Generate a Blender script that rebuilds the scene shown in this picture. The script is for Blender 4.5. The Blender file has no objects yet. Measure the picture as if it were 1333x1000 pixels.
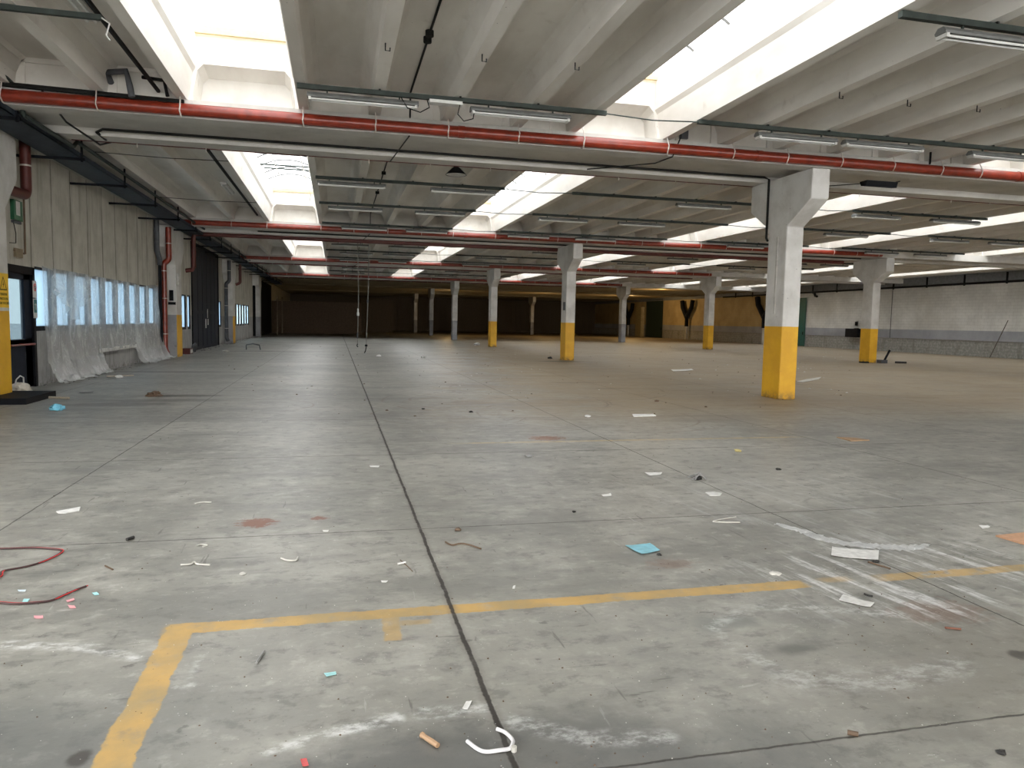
import bpy, bmesh, math, random
from mathutils import Vector, Matrix, noise as mnoise
PI = math.pi
C = bpy.context.scene.collection
rnd = random.Random(7)

# ------------------------------------------------------------------ mesh helpers
class MB:
    def __init__(s): s.v = []; s.f = []; s.sm = []
    def face(s, pts, smooth=False):
        i = len(s.v); s.v += [tuple(p) for p in pts]; s.f.append(tuple(range(i, i + len(pts)))); s.sm.append(smooth)
    def box(s, x0, x1, y0, y1, z0, z1):
        i = len(s.v)
        s.v += [(x0,y0,z0),(x1,y0,z0),(x1,y1,z0),(x0,y1,z0),(x0,y0,z1),(x1,y0,z1),(x1,y1,z1),(x0,y1,z1)]
        for q in ((0,3,2,1),(4,5,6,7),(0,1,5,4),(1,2,6,5),(2,3,7,6),(3,0,4,7)):
            s.f.append(tuple(i + k for k in q)); s.sm.append(False)
        return s
    def prism(s, prof, a, b, axis='y'):
        # closed profile (2-D) swept between a and b along axis; axis y: profile (x,z); axis x: profile (y,z)
        n = len(prof); i = len(s.v)
        for t in (a, b):
            for p in prof:
                s.v.append((p[0], t, p[1]) if axis == 'y' else ((t, p[0], p[1]) if axis == 'x' else (p[0], p[1], t)))
        for k in range(n):
            s.f.append((i+k, i+(k+1)%n, i+n+(k+1)%n, i+n+k)); s.sm.append(False)
        s.f.append(tuple(i+k for k in range(n))[::-1]); s.f.append(tuple(i+n+k for k in range(n))); s.sm += [False, False]
        return s
    def tube(s, pts, r, n=10, cap=True):
        pts = [Vector(p) for p in pts]; i0 = len(s.v); rs = r if isinstance(r, (list, tuple)) else [r]*len(pts)
        up = None
        for k, p in enumerate(pts):
            d = (pts[min(k+1, len(pts)-1)] - pts[max(k-1, 0)]).normalized()
            if up is None: up = Vector((0,0,1)) if abs(d.z) < .9 else Vector((1,0,0))
            a = d.cross(up)
            if a.length < 1e-4: up = Vector((0,1,0)); a = d.cross(up)
            a.normalize(); b = a.cross(d).normalized(); up = b
            for m in range(n):
                t = 2*PI*m/n; s.v.append(tuple(p + rs[k]*(math.cos(t)*a + math.sin(t)*b)))
        for k in range(len(pts)-1):
            for m in range(n):
                q = (i0+k*n+m, i0+k*n+(m+1)%n, i0+(k+1)*n+(m+1)%n, i0+(k+1)*n+m); s.f.append(q); s.sm.append(n > 4)
        if cap:
            s.f.append(tuple(i0+m for m in range(n))[::-1]); s.sm.append(False)
            e = i0+(len(pts)-1)*n; s.f.append(tuple(e+m for m in range(n))); s.sm.append(False)
        return s
    def lathe(s, c, prof, n=20):
        i = len(s.v)
        for r, z in prof:
            for m in range(n):
                t = 2*PI*m/n; s.v.append((c[0]+r*math.cos(t), c[1]+r*math.sin(t), c[2]+z))
        for k in range(len(prof)-1):
            for m in range(n):
                s.f.append((i+k*n+m, i+k*n+(m+1)%n, i+(k+1)*n+(m+1)%n, i+(k+1)*n+m)); s.sm.append(True)
        return s
    def obj(s, name, mat, parent=None, loc=None, fix=True):
        me = bpy.data.meshes.new(name); me.from_pydata(s.v, [], s.f)
        if fix:
            bm = bmesh.new(); bm.from_mesh(me); bmesh.ops.remove_doubles(bm, verts=bm.verts, dist=1e-5)
            bmesh.ops.recalc_face_normals(bm, faces=bm.faces); sm = None
            bm.to_mesh(me); bm.free()
            if any(s.sm):
                for p in me.polygons: p.use_smooth = True
                try: me.set_sharp_from_angle(angle=math.radians(38))
                except Exception: pass
        else:
            for p, q in zip(me.polygons, s.sm): p.use_smooth = q
        if loc is not None:
            me.transform(Matrix.Translation(-Vector(loc)))
        me.materials.append(mat)
        o = bpy.data.objects.new(name, me); C.objects.link(o)
        if parent is not None:
            o.parent = parent
            o.matrix_parent_inverse = Matrix.Translation(-parent.location)
        if loc is not None: o.location = loc
        return o

def empty(name, loc, label, cat, group=None):
    o = bpy.data.objects.new(name, None); C.objects.link(o); o.location = loc; o.empty_display_size = .1
    return tag(o, label, cat, group)
def tag(o, label, cat, group=None, kind=None):
    o['label'] = label; o['category'] = cat
    if group: o['group'] = group
    if kind: o['kind'] = kind
    return o
def struct(o, label=None, cat=None):
    o['kind'] = 'structure'
    if label: o['label'] = label
    if cat: o['category'] = cat
    return o
ORD = ['first','second','third','fourth','fifth','sixth','seventh','eighth','ninth','tenth','eleventh','twelfth']

# ------------------------------------------------------------------ node helpers
class S:
    """a shader socket with arithmetic"""
    def __init__(s, nt, k): s.nt = nt; s.k = k
    def _m(s, op, *a):
        n = s.nt.nodes.new('ShaderNodeMath'); n.operation = op
        for i, x in enumerate((s,) + a):
            if isinstance(x, S): s.nt.links.new(x.k, n.inputs[i])
            else: n.inputs[i].default_value = x
        return S(s.nt, n.outputs[0])
    def __add__(s, o): return s._m('ADD', o)
    __radd__ = __add__
    def __sub__(s, o): return s._m('SUBTRACT', o)
    def __rsub__(s, o): return (s * -1.0) + o
    def __mul__(s, o): return s._m('MULTIPLY', o)
    __rmul__ = __mul__
    def __truediv__(s, o): return s._m('DIVIDE', o)
    def abs(s): return s._m('ABSOLUTE')
    def pow(s, p): return s._m('POWER', p)
    def mx(s, o): return s._m('MAXIMUM', o)
    def mn(s, o): return s._m('MINIMUM', o)
    def mod(s, o): return s._m('FLOORED_MODULO', o)
    def sqrt(s): return s._m('SQRT')
    def floor(s): return s._m('FLOOR')
    def sin(s): return s._m('SINE')
    def step(s, a, b):
        n = s.nt.nodes.new('ShaderNodeMapRange'); n.interpolation_type = 'SMOOTHSTEP'; n.clamp = True
        s.nt.links.new(s.k, n.inputs[0]); rev = a > b
        n.inputs[1].default_value = min(a, b); n.inputs[2].default_value = max(a, b)
        n.inputs[3].default_value = 1.0 if rev else 0.0; n.inputs[4].default_value = 0.0 if rev else 1.0
        return S(s.nt, n.outputs[0])
    def band(s, a, b, w):            # 1 between a and b
        return s.step(a-w, a+w) * s.step(b+w, b-w)

class M:
    def __init__(s, name):
        s.m = bpy.data.materials.new(name); s.m.use_nodes = True; s.nt = s.m.node_tree; s.nt.nodes.clear()
        s.out = s.nt.nodes.new('ShaderNodeOutputMaterial'); tc = s.nt.nodes.new('ShaderNodeTexCoord')
        g = s.nt.nodes.new('ShaderNodeNewGeometry'); s.pos = g.outputs['Position']
        sp = s.nt.nodes.new('ShaderNodeSeparateXYZ'); s.nt.links.new(s.pos, sp.inputs[0])
        s.x, s.y, s.z = (S(s.nt, sp.outputs[i]) for i in range(3))
        sn = s.nt.nodes.new('ShaderNodeSeparateXYZ'); s.nt.links.new(g.outputs['Normal'], sn.inputs[0])
        s.nx, s.ny, s.nz = (S(s.nt, sn.outputs[i]) for i in range(3))
    def vec(s, sx=1, sy=1, sz=1, off=(0,0,0)):
        n = s.nt.nodes.new('ShaderNodeMapping'); n.inputs['Scale'].default_value = (sx, sy, sz); n.inputs['Location'].default_value = off
        s.nt.links.new(s.pos, n.inputs[0]); return n.outputs[0]
    def noise(s, scale, detail=4, rough=.55, v=None, dist=0):
        n = s.nt.nodes.new('ShaderNodeTexNoise'); n.inputs['Scale'].default_value = scale; n.inputs['Detail'].default_value = detail
        n.inputs['Roughness'].default_value = rough; n.inputs['Distortion'].default_value = dist
        s.nt.links.new(v or s.pos, n.inputs['Vector']); return S(s.nt, n.outputs[0])
    def voro(s, scale, v=None, rand=1.0):
        n = s.nt.nodes.new('ShaderNodeTexVoronoi'); n.inputs['Scale'].default_value = scale; n.inputs['Randomness'].default_value = rand
        s.nt.links.new(v or s.pos, n.inputs['Vector']); return S(s.nt, n.outputs['Distance'])
    def mix(s, a, b, f):
        n = s.nt.nodes.new('ShaderNodeMix'); n.data_type = 'RGBA'
        for k, x in ((6, a), (7, b)):
            if isinstance(x, (tuple, list)): n.inputs[k].default_value = (*x[:3], 1)
            else: s.nt.links.new(x, n.inputs[k])
        if isinstance(f, S): s.nt.links.new(f.k, n.inputs[0])
        else: n.inputs[0].default_value = f
        return n.outputs[2]
    def seg(s, a, b):                # distance in plan to a segment
        dx, dy = b[0]-a[0], b[1]-a[1]; L = dx*dx+dy*dy
        t = (((s.x-a[0])*dx + (s.y-a[1])*dy)*(1/L)).mx(0.0).mn(1.0)
        ex = s.x - a[0] - t*dx; ey = s.y - a[1] - t*dy
        return (ex*ex + ey*ey).sqrt()
    def blob(s, cx, cy, rx, ry):
        ex = (s.x-cx)*(1/rx); ey = (s.y-cy)*(1/ry); return (ex*ex+ey*ey).sqrt()
    def done(s, col, rough=.7, metal=0, bump=None, bs=.3, bd=.02, spec=.5):
        b = s.nt.nodes.new('ShaderNodeBsdfPrincipled')
        if isinstance(col, (tuple, list)): b.inputs['Base Color'].default_value = (*col[:3], 1)
        else: s.nt.links.new(col, b.inputs['Base Color'])
        if isinstance(rough, S): s.nt.links.new(rough.k, b.inputs['Roughness'])
        else: b.inputs['Roughness'].default_value = rough
        b.inputs['Metallic'].default_value = metal; b.inputs['Specular IOR Level'].default_value = spec
        if bump is not None:
            n = s.nt.nodes.new('ShaderNodeBump'); n.inputs['Strength'].default_value = bs; n.inputs['Distance'].default_value = bd
            s.nt.links.new(bump.k, n.inputs['Height']); s.nt.links.new(n.outputs[0], b.inputs['Normal'])
        s.nt.links.new(b.outputs[0], s.out.inputs[0]); s.bsdf = b
        return s.m

def simple(name, col, rough=.6, metal=0, var=.12, sc=6, spec=.5):
    m = M(name); n = m.noise(sc, 5)
    return m.done(m.mix([c*(1-var*2) for c in col], [min(1, c*(1+var)) for c in col], n.step(.25, .75)), rough, metal, spec=spec)

# ------------------------------------------------------------------ materials
def mat_floor():
    m = M('worn_concrete_floor'); x, y = m.x, m.y
    n1 = m.noise(.35, 6, .6); n2 = m.noise(2.2, 7, .62, m.vec(1, 1.0, 1, (3,1,0))); n3 = m.noise(18, 5, .6); nb = m.noise(.9, 6, .65, m.vec(1,1,1,(9,4,0)), .6)
    col = m.mix((.185,.183,.165), (.325,.32,.285), n1.step(.3, .7))
    col = m.mix(col, (.42,.415,.375), n2.step(.45, .75)*.6)
    col = m.mix(col, (.15,.155,.15), n2.step(.5, .2)*.45)
    col = m.mix(col, (.25,.24,.21), n3.step(.5, .72)*.4)
    # scuffs stretched along X
    sc = m.noise(3.0, 6, .7, m.vec(.35, 2.2, 1))
    col = m.mix(col, (.13,.13,.125), sc.step(.56, .72)*.32)
    mm = m.noise(5.5, 8, .72, m.vec(1,1.3,1,(11,2,0))); m2 = m.noise(.8, 8, .7, m.vec(.7,1.4,1,(21,2,0)))
    col = m.mix(col, (.12,.12,.112), mm.step(.51,.64)*.6)
    col = m.mix(col, (.48,.47,.43), mm.step(.47,.33)*.4)
    col = m.mix(col, (.135,.135,.125), m2.step(.49,.62)*.5)
    for k_, (sx_, sy_, o_) in enumerate(((9,.8,3),(1.1,8,7),(5,5,9))):
        vs = m.nt.nodes.new('ShaderNodeMapping'); vs.inputs['Scale'].default_value = (sx_, sy_, 1); vs.inputs['Rotation'].default_value = (0,0,(.5,.35,-.7)[k_]); vs.inputs['Location'].default_value = (o_,o_,0)
        m.nt.links.new(m.pos, vs.inputs[0]); sk = m.noise(1.5, 5, .6, vs.outputs[0])
        col = m.mix(col, (.07,.068,.062), sk.step(.665,.71)*.6); col = m.mix(col, (.50,.50,.48), sk.step(.32,.27)*.4)
    # brown dust tracked over the middle of the hall
    dust = y.step(9.5, 14.0)*(x - y*.16 + (nb-.5)*6).step(-1.5, 3.0)
    col = m.mix(col, (.28,.205,.115), dust*(nb*.6+.36))
    tr = m.noise(1.6, 7, .7, m.vec(.25, 1.5, 1, (5,5,0)))
    col = m.mix(col, (.13,.09,.055), dust*tr.step(.53, .7)*.6*y.step(40, 20))
    for (cx, cy, r, w) in ((2.0,12.5,1.1,.035),(1.9,12.4,1.32,.03),(3.4,14.5,2.0,.04),(3.2,14.6,2.3,.04),(4.4,12.0,1.7,.03),(5.2,17,2.6,.05),(-1.4,14.0,1.0,.025),(4.6,12.3,2.2,.03)):
        d = (m.blob(cx, cy, 1, 1) - r + (nb-.5)*.25).abs()
        col = m.mix(col, (.15,.11,.08), d.step(w, w*.2)*m.noise(1.3,3,v=m.vec(1,1,1,(cx,cy,0))).step(.42,.62)*.65)
    # dark grime near the camera
    g1 = m.blob(-1.7, 2.9, 1.35, .78); g2 = m.blob(.55, 2.2, 1.5, .62); g3 = m.blob(2.25, 3.12, .14, .07); g4 = m.blob(3.6, 2.6, 1.6, .9); g5 = m.blob(2.1,3.5,.25,.12)
    w = (nb-.5)*1.1
    col = m.mix(col, (.105,.112,.11), (g1+w).step(1.15, .45)*(n2*.7+.35))
    col = m.mix(col, (.10,.103,.098), (g2+w).step(1.1, .6)*(n2*.7+.4))
    col = m.mix(col, (.15,.135,.11), (g4+w).step(1.1, .5)*(n2*.6+.1))
    col = m.mix(col, (.06,.065,.06), (g3+(n2-.5)*2.4+(mm-.5)*1.5).step(1.2, .2)*.6)
    col = m.mix(col, (.10,.12,.11), (g5+(n2-.5)*2.4+(mm-.5)*1.5).step(1.15, .3)*.5)
    for (cx, cy, rx, ry, k) in ((-3.0,15.8,.75,.2,.85),(-3.7,14.3,.9,.3,.55),(-3.1,14.9,1.1,.25,.5),(-.9,2.82,.035,.05,.9),(3.33,2.84,.07,.05,.9),(-4.6,22.5,1.6,.35,.6),(-2.2,36.2,2.8,.28,.8),(9.2,29.4,.9,.5,.7)):
        col = m.mix(col, (.045,.04,.035), (m.blob(cx,cy,rx,ry)+(n2-.5)*1.8+(mm-.5)*1.8+(n3-.5)*.6).step(1.35,.6)*k)
    # brown-red earth
    for (cx, cy, rx, ry) in ((-.60,5.93,.17,.16),(-.13,6.0,.07,.07),(2.85,9.75,.30,.22),(2.2,4.45,.2,.12),(3.35,3.4,.35,.2)):
        rn = m.noise(14, 6, .7, m.vec(1,1,1,(cx,0,0)))
        col = m.mix(col, (.17,.055,.022), (m.blob(cx,cy,rx,ry) + (rn-.5)*2.6).step(1.0,.55)*(.9 if cy > 5 else .3))
    # white chalky residue
    ch = m.noise(9, 7, .75, m.vec(1,1.6,1,(2,2,0))); chs = m.noise(3, 7, .72, m.vec(1.0,2.8,1,(7,2,0)))
    def chalk(c, pts, wd, k):
        d = None
        for a, b in zip(pts, pts[1:]):
            q = m.seg(a, b); d = q if d is None else d.mn(q)
        return m.mix(c, (.62,.63,.62), (d + (nb-.5)*.12).step(wd, wd*.15)*ch.step(.42, .64)*k)
    col = chalk(col, [(-1.9,3.86),(-1.57,3.9),(-1.36,3.85),(-1.13,3.78),(-.9,3.62)], .06, .8)
    col = chalk(col, [(-.62,3.6),(-.62,3.3)], .05, .5)
    col = chalk(col, [(-.24,2.73),(-.02,2.81),(.23,2.87)], .05, .9)
    col = chalk(col, [(.34,2.88),(.62,2.87)], .05, .8)
    col = chalk(col, [(.7,2.74),(.95,2.57),(1.25,2.52)], .08, .6)
    col = chalk(col, [(1.95,3.45),(2.3,3.65),(2.6,3.6),(3.1,3.4)], .07, .5)
    col = chalk(col, [(1.95,3.45),(1.95,3.2),(2.0,3.0)], .05, .5)
    col = chalk(col, [(2.05,2.85),(2.4,2.75),(2.9,2.8)], .16, .45)
    # swept white streaks at the right
    u = x*.62 + y*.785; v = x*.785 - y*.62
    st = m.noise(2.2, 7, .7, None); vv = m.nt.nodes.new('ShaderNodeCombineXYZ')
    m.nt.links.new((u*.1 + v*.0).k, vv.inputs[0]); 
    along = x*.12 - y*.993; across = x*.993 + y*.12
    m.nt.links.new((along*.6).k, vv.inputs[0]); m.nt.links.new((across*5.0).k, vv.inputs[1])
    stn = m.noise(1.8, 8, .72, vv.outputs[0])
    area = (m.blob(3.75, 3.95, 1.5, .8)+(nb-.5)*2.2).step(1.1, .45)
    col = m.mix(col, (.66,.67,.67), area*stn.step(.48, .64)*ch.step(.3,.55)*.75)
    area2 = (m.blob(4.1, 6.0, 2.2, 1.6)+(nb-.5)*1.2).step(1.1, .4)
    col = m.mix(col, (.55,.56,.56), area2*stn.step(.5, .7)*.4)
    area3 = (m.blob(3.4, 2.2, .9, .5)+(nb-.5)*1.2).step(1.1, .4)
    col = m.mix(col, (.55,.56,.55), area3*chs.step(.48, .66)*.5)
    # yellow paint lines, worn
    e = (n3-.5)*.035 + (n2-.5)*.05 + (mm-.5)*.04; X = x + e; Y = y + e*.9
    wear = m.noise(7, 6, .7, m.vec(1,1,1,(0,8,0)))
    yl = X.band(-.845, -.705, .006)*y.step(4.01, 3.995)
    yh = Y.band(3.88, 4.005, .006)*X.band(-.845, 2.86, .03)
    yr = Y.band(3.89, 4.005, .012)*X.band(3.42, 9.0, .12)*wear.step(.3, .5)*.75
    yp = X.band(.235, .325, .008)*Y.band(3.6, 3.9, .01)*.75
    yq = X.band(.32, .49, .02)*Y.band(3.77, 3.83, .012)*.6
    yk = X.band(3.0, 3.2, .05)*Y.band(3.94, 4.02, .02)*.5
    ym = yl.mx(yh).mx(yr).mx(yp).mx(yq).mx(yk)*(wear.step(.25,.5)*.55+.4)
    ycol = m.mix((.37,.26,.10), (.54,.33,.085), n2.step(.35,.65))
    col = m.mix(col, ycol, ym*.93)
    yf = Y.band(9.40, 9.50, .02)*X.band(1.6, 6.6, .3)*(wear.step(.35,.6)*.5+.15)
    col = m.mix(col, (.50,.36,.15), yf)
    # saw-cut joints
    wob = (m.noise(4,4)-.5)*.02 + (n3-.5)*.012
    jm = ((x + wob + (mm-.5)*.02) - .63).abs().step(.0155, .007)
    gx = ((x + wob - .63 + 1.515).mod(3.03) - 1.515).abs().step(.009, .003)*.75
    gy = ((y + wob - 2.38 + 1.59).mod(3.18) - 1.59).abs().step(.009, .003)*.8
    dsp = (m.noise(6,3)).step(.25,.5)*.3+.7
    J = jm.mx(gx).mx(gy)*dsp
    halo = ((x + wob*2.6) - .63).abs().step(.045, .01)*.35
    col = m.mix(col, (.10,.09,.075), halo)
    col = m.mix(col, (.022,.018,.014), J*.95)
    # specks
    sp = m.voro(26); sel = m.noise(3, 2, v=m.vec(1,1,1,(1,1,0)))
    col = m.mix(col, (.05,.05,.045), sp.step(.09, .05)*sel.step(.5, .6)*.8)
    sp2 = m.voro(31, m.vec(1,1,1,(.5,.3,0)))
    col = m.mix(col, (.62,.61,.57), sp2.step(.085, .05)*sel.step(.5, .38)*y.step(5.5, 3.2)*.9)
    rough = (n2*.28 + .30 + dust*.15 + J*.3 + ym*.1)
    return m.done(col, rough, bump=(n3*.35 + n2*.3 - J*1.2), bs=.35, bd=.012, spec=.5)

def painted(name, base, dirt=(.30,.285,.25), amt=.5, rough=.75, streak=True):
    m = M(name); n = m.noise(1.2, 6, .6); f = m.noise(9, 6, .65); v = m.noise(2.4, 5, .6, m.vec(2.2, 2.2, .22))
    c = m.mix([q*.82 for q in base], base, n.step(.3, .65))
    c = m.mix(c, dirt, (f.step(.58,.78)*.35 + (v.step(.55,.75)*.45 if streak else 0))*amt)
    sp = m.noise(30, 3); c = m.mix(c, (.08,.075,.065), sp.step(.74,.8)*amt*.7)
    return m.done(c, rough, bump=f, bs=.15, bd=.01)

def mat_roof():
    m = M('pale_painted_roof_concrete'); n = m.noise(.8, 5, .6, m.vec(1,.35,1)); f = m.noise(7, 6, .6); k = m.noise(2.2, 5, .6, m.vec(1,1,1,(3,3,3)))
    c = m.mix((.60,.565,.515), (.78,.755,.71), n.step(.3,.68))
    c = m.mix(c, (.38,.33,.26), k.step(.6,.8)*.4)
    rb = m.noise(1.4, 5, .6, m.vec(1,.4,1,(4,0,0)))
    c = m.mix(c, (.42,.26,.14), rb.step(.66,.76)*m.y.step(16,19)*m.x.step(9,13)*.6)
    sp = m.voro(3.5); c = m.mix(c, (.06,.055,.05), sp.step(.035,.015)*.9)
    return m.done(c, .8, bump=f, bs=.1, bd=.01)

def mat_column(yellow=True, wall=False):
    m = M('column_paint'); n = m.noise(1.5, 6, .6); f = m.noise(8, 6, .65); st = m.noise(3, 5, .65, m.vec(2,2,.3))
    w = m.mix((.50,.49,.465), (.66,.655,.635), n.step(.3,.65)); w = m.mix(w, (.33,.31,.28), (f.step(.6,.78)*.35+st.step(.6,.8)*.3))
    ye = m.mix((.62,.33,.012), (.74,.42,.018), n.step(.35,.7)); ye = m.mix(ye, (.30,.16,.02), f.step(.62,.8)*.5)
    ye = m.mix(ye, (.14,.09,.04), m.z.step(.22,.0)*f.step(.38,.6)*.8)
    ye = m.mix(ye, (.22,.10,.03), st.step(.62,.76)*.45)
    gr = m.mix((.22,.22,.235), (.33,.33,.345), n.step(.3,.7)); gr = m.mix(gr, (.10,.09,.085), (f.step(.55,.75)*m.z.step(1.0,.1)))
    lo = gr
    if yellow: lo = ye
    if wall: lo = m.mix(gr, ye, m.nx.step(.4,.6))
    sp = m.voro(5); w = m.mix(w, (.05,.05,.05), sp.step(.06,.03)*.8)
    c = m.mix(w, lo, (m.z + (f-.5)*.012).step(1.625, 1.615))
    return m.done(c, .55, bump=f, bs=.15, bd=.01)

def mat_leftwall():
    m = M('stained_precast_wall'); n = m.noise(1.1, 6, .6); f = m.noise(8, 6, .65); v = m.noise(1.6, 6, .65, m.vec(3, 3, .25)); 
    c = m.mix((.40,.38,.325), (.545,.525,.465), n.step(.3,.68))
    c = m.mix(c, (.22,.20,.155), v.step(.5,.72)*.5)
    j = ((m.y + (f-.5)*.02 - 17.92 + .6285).mod(1.257) - .6285).abs()
    c = m.mix(c, (.18,.165,.13), j.step(.10,.02)*m.noise(2,5,.6,m.vec(1,3,.6)).step(.4,.6)*.6)
    c = m.mix(c, (.055,.05,.04), j.step(.018,.008)*.9)
    gr = m.mix((.25,.25,.255), (.36,.36,.36), n.step(.3,.7)); gr = m.mix(gr, (.14,.13,.12), v.step(.5,.7)*.5)
    gr = m.mix(gr, (.10,.095,.085), j.step(.014,.006)*.8)
    c = m.mix(c, gr, m.z.step(1.63,1.60)*.85)
    c = m.mix(c, (.09,.085,.075), m.z.step(.25,.0)*f.step(.4,.65)*.7)
    return m.done(c, .85, bump=f-j.step(.016,.006), bs=.25, bd=.012)

def mat_block():
    m = M('painted_blockwork'); n = m.noise(.7, 6, .6); f = m.noise(7, 6, .65); big = m.noise(.25, 4)
    zr = (m.z.mod(.2) - .1).abs().step(.088, .097); row = (m.z*5).floor().mod(2.0)
    yr = ((m.y + row*.25).mod(.5) - .25).abs().step(.238, .246)
    mort = zr.mx(yr)
    white = m.mix((.50,.50,.49), (.66,.66,.64), n.step(.3,.7)); white = m.mix(white, (.40,.38,.33), big.step(.5,.7)*.45)
    tan = m.mix((.40,.30,.15), (.52,.40,.21), n.step(.3,.7))
    white = m.mix(white, tan, m.y.step(60.5, 61.5))
    white = m.mix(white, (.26,.25,.23), mort*.45)
    grey = m.mix((.26,.27,.30), (.34,.35,.38), n.step(.3,.7)); low = m.mix((.22,.22,.21), (.36,.355,.335), f.step(.3,.7)); low = m.mix(low, (.12,.12,.11), mort*.6)
    low = m.mix(low, (.14,.13,.11), m.noise(2,5,v=m.vec(1,1,.4)).step(.5,.7)*.5)
    c = m.mix(grey, white, m.z.step(1.625,1.635)); c = m.mix(low, c, (m.z+(f-.5)*.03).step(.975,.985))
    c = m.mix(c, (.08,.07,.06), (m.z-.98+(f-.5)*.04).abs().step(.05,.02)*n.step(.35,.6)*.8)
    return m.done(c, .8, bump=f-mort*1.5, bs=.25, bd=.01)

def glassy(name, transp, trans_col, tcol=(1,1,1), rough=.2):
    m = M(name); nt = m.nt
    t = nt.nodes.new('ShaderNodeBsdfTransparent'); t.inputs[0].default_value = (*tcol, 1)
    d = nt.nodes.new('ShaderNodeBsdfTranslucent'); d.inputs[0].default_value = (*trans_col, 1)
    g = nt.nodes.new('ShaderNodeBsdfGlossy'); g.inputs[1].default_value = rough; g.inputs[0].default_value = (.9,.9,.9,1)
    a = nt.nodes.new('ShaderNodeMixShader'); a.inputs[0].default_value = 1-transp
    nt.links.new(t.outputs[0], a.inputs[1]); nt.links.new(d.outputs[0], a.inputs[2])
    b = nt.nodes.new('ShaderNodeMixShader'); b.inputs[0].default_value = .05
    nt.links.new(a.outputs[0], b.inputs[1]); nt.links.new(g.outputs[0], b.inputs[2]); nt.links.new(b.outputs[0], m.out.inputs[0])
    return m.m

def mat_sheet():
    m = M('cloudy_plastic_film'); nt = m.nt; n = m.noise(2.5, 6, .7, m.vec(1,1.5,.5), 1.0); n2 = m.noise(9, 5, .7, None, 1.5)
    t = nt.nodes.new('ShaderNodeBsdfTransparent'); t.inputs[0].default_value = (.97,.98,.98,1)
    d = nt.nodes.new('ShaderNodeBsdfDiffuse'); d.inputs[0].default_value = (.90,.91,.91,1)
    tr = nt.nodes.new('ShaderNodeBsdfTranslucent'); tr.inputs[0].default_value = (.82,.84,.85,1)
    g = nt.nodes.new('ShaderNodeBsdfGlossy'); g.inputs[1].default_value = .25
    a = nt.nodes.new('ShaderNodeMixShader'); a.inputs[0].default_value = .5; nt.links.new(d.outputs[0], a.inputs[1]); nt.links.new(tr.outputs[0], a.inputs[2])
    b = nt.nodes.new('ShaderNodeMixShader'); b.inputs[0].default_value = .12; nt.links.new(a.outputs[0], b.inputs[1]); nt.links.new(g.outputs[0], b.inputs[2])
    c = nt.nodes.new('ShaderNodeMixShader')
    f = n.step(.45,.7)*.25 + n2.step(.55,.75)*.35 + .36 + m.z.step(.8,.0)*.3
    nt.links.new(f.k, c.inputs[0]); nt.links.new(t.outputs[0], c.inputs[1]); nt.links.new(b.outputs[0], c.inputs[2]); nt.links.new(c.outputs[0], m.out.inputs[0])
    return m.m

FLOOR = mat_floor(); ROOF = mat_roof(); BEAM = painted('beam_paint', (.56,.545,.51), amt=.6)
WELL = ROOF
COLY = mat_column(); COLG = mat_column(False); COLW = mat_column(False, True)
LWALL = mat_leftwall(); BLOCK = mat_block()
PLAIN = painted('old_plaster', (.45,.43,.38))
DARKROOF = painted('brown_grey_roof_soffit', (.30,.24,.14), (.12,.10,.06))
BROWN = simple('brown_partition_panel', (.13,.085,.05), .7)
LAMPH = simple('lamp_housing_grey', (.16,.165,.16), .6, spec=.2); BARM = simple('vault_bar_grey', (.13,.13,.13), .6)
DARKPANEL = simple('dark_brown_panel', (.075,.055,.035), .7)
CREAM = simple('cream_frame', (.60,.49,.27), .6, var=.06)
GLAZE = glassy('vault_polycarbonate', .75, (.54,.56,.59), (.54,.56,.58))
PANE = glassy('frosted_window_pane', .5, (.42,.52,.60), (.17,.215,.25))
CLEAR = glassy('clear_door_glass', .9, (.3,.35,.4), (.22,.26,.275), .05)
BLACK = simple('black_paint', (.008,.009,.012), .6, spec=.12)
NAVY = simple('dark_blue_door_paint', (.009,.015,.028), .6, spec=.15)
GALV = simple('dark_zinc_track', (.045,.055,.05), .6, .2, spec=.2)
TRAY = simple('blue_grey_cable_tray', (.045,.058,.075), .6, .2, spec=.2)
WHITEP = simple('white_enamel', (.62,.62,.60), .5)
TUBE = simple('white_lamp_tube', (.75,.76,.74), .3, var=.03)
RED = simple('red_painted_pipe', (.21,.024,.010), .3, var=.15)
DRED = simple('dark_red_pipe', (.09,.014,.010), .5)
CHAIN = simple('pale_hanger_strap', (.6,.55,.5), .5)
WIRE = simple('black_cable', (.012,.012,.011), .6, spec=.2)
GREYP = simple('grey_pipe', (.09,.095,.105), .6, spec=.3)
GREEN = simple('dark_green_door_paint', (.015,.10,.085), .5)
DGREEN = simple('blackish_green_door_paint', (.02,.035,.025), .6)
SHEET = mat_sheet()
PORTALS = False; SKY_STRENGTH = 6.0; EXPO = 0.9

# ------------------------------------------------------------------ the hall: main dimensions (metres)
XL, XR, YB, YF = -6.35, 39.6, -17.0, 110.0
BAY = 15.785
def by(j): return 13.6 + BAY*j                 # front edge of beam j
SKY = [(-2.42,-.62),(4.42,6.18),(13.5,15.2),(20.1,21.75),(28.5,30.2),(35.2,36.9)]
RIBS = [[-5.1,-3.75],[.67,1.95,3.25],[7.5,8.75,10.0,11.25,12.4],[16.4,17.65,18.9],[22.95,24.2,25.45,26.7,27.6],[31.4,32.7,34.0],[38.2]]

# floor
struct(MB().box(XL-.3, XR+.3, YB, YF, -.2, 0).obj('floor', FLOOR), 'worn grey concrete warehouse floor with saw-cut joints and yellow painted lines', 'floor')
struct(MB().box(-60, XL-.3, -40, 120, -.25, -.05).obj('ground', simple('outside_asphalt', (.45,.47,.49), .9)), 'pale yard outside the left wall windows', 'ground')

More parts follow.
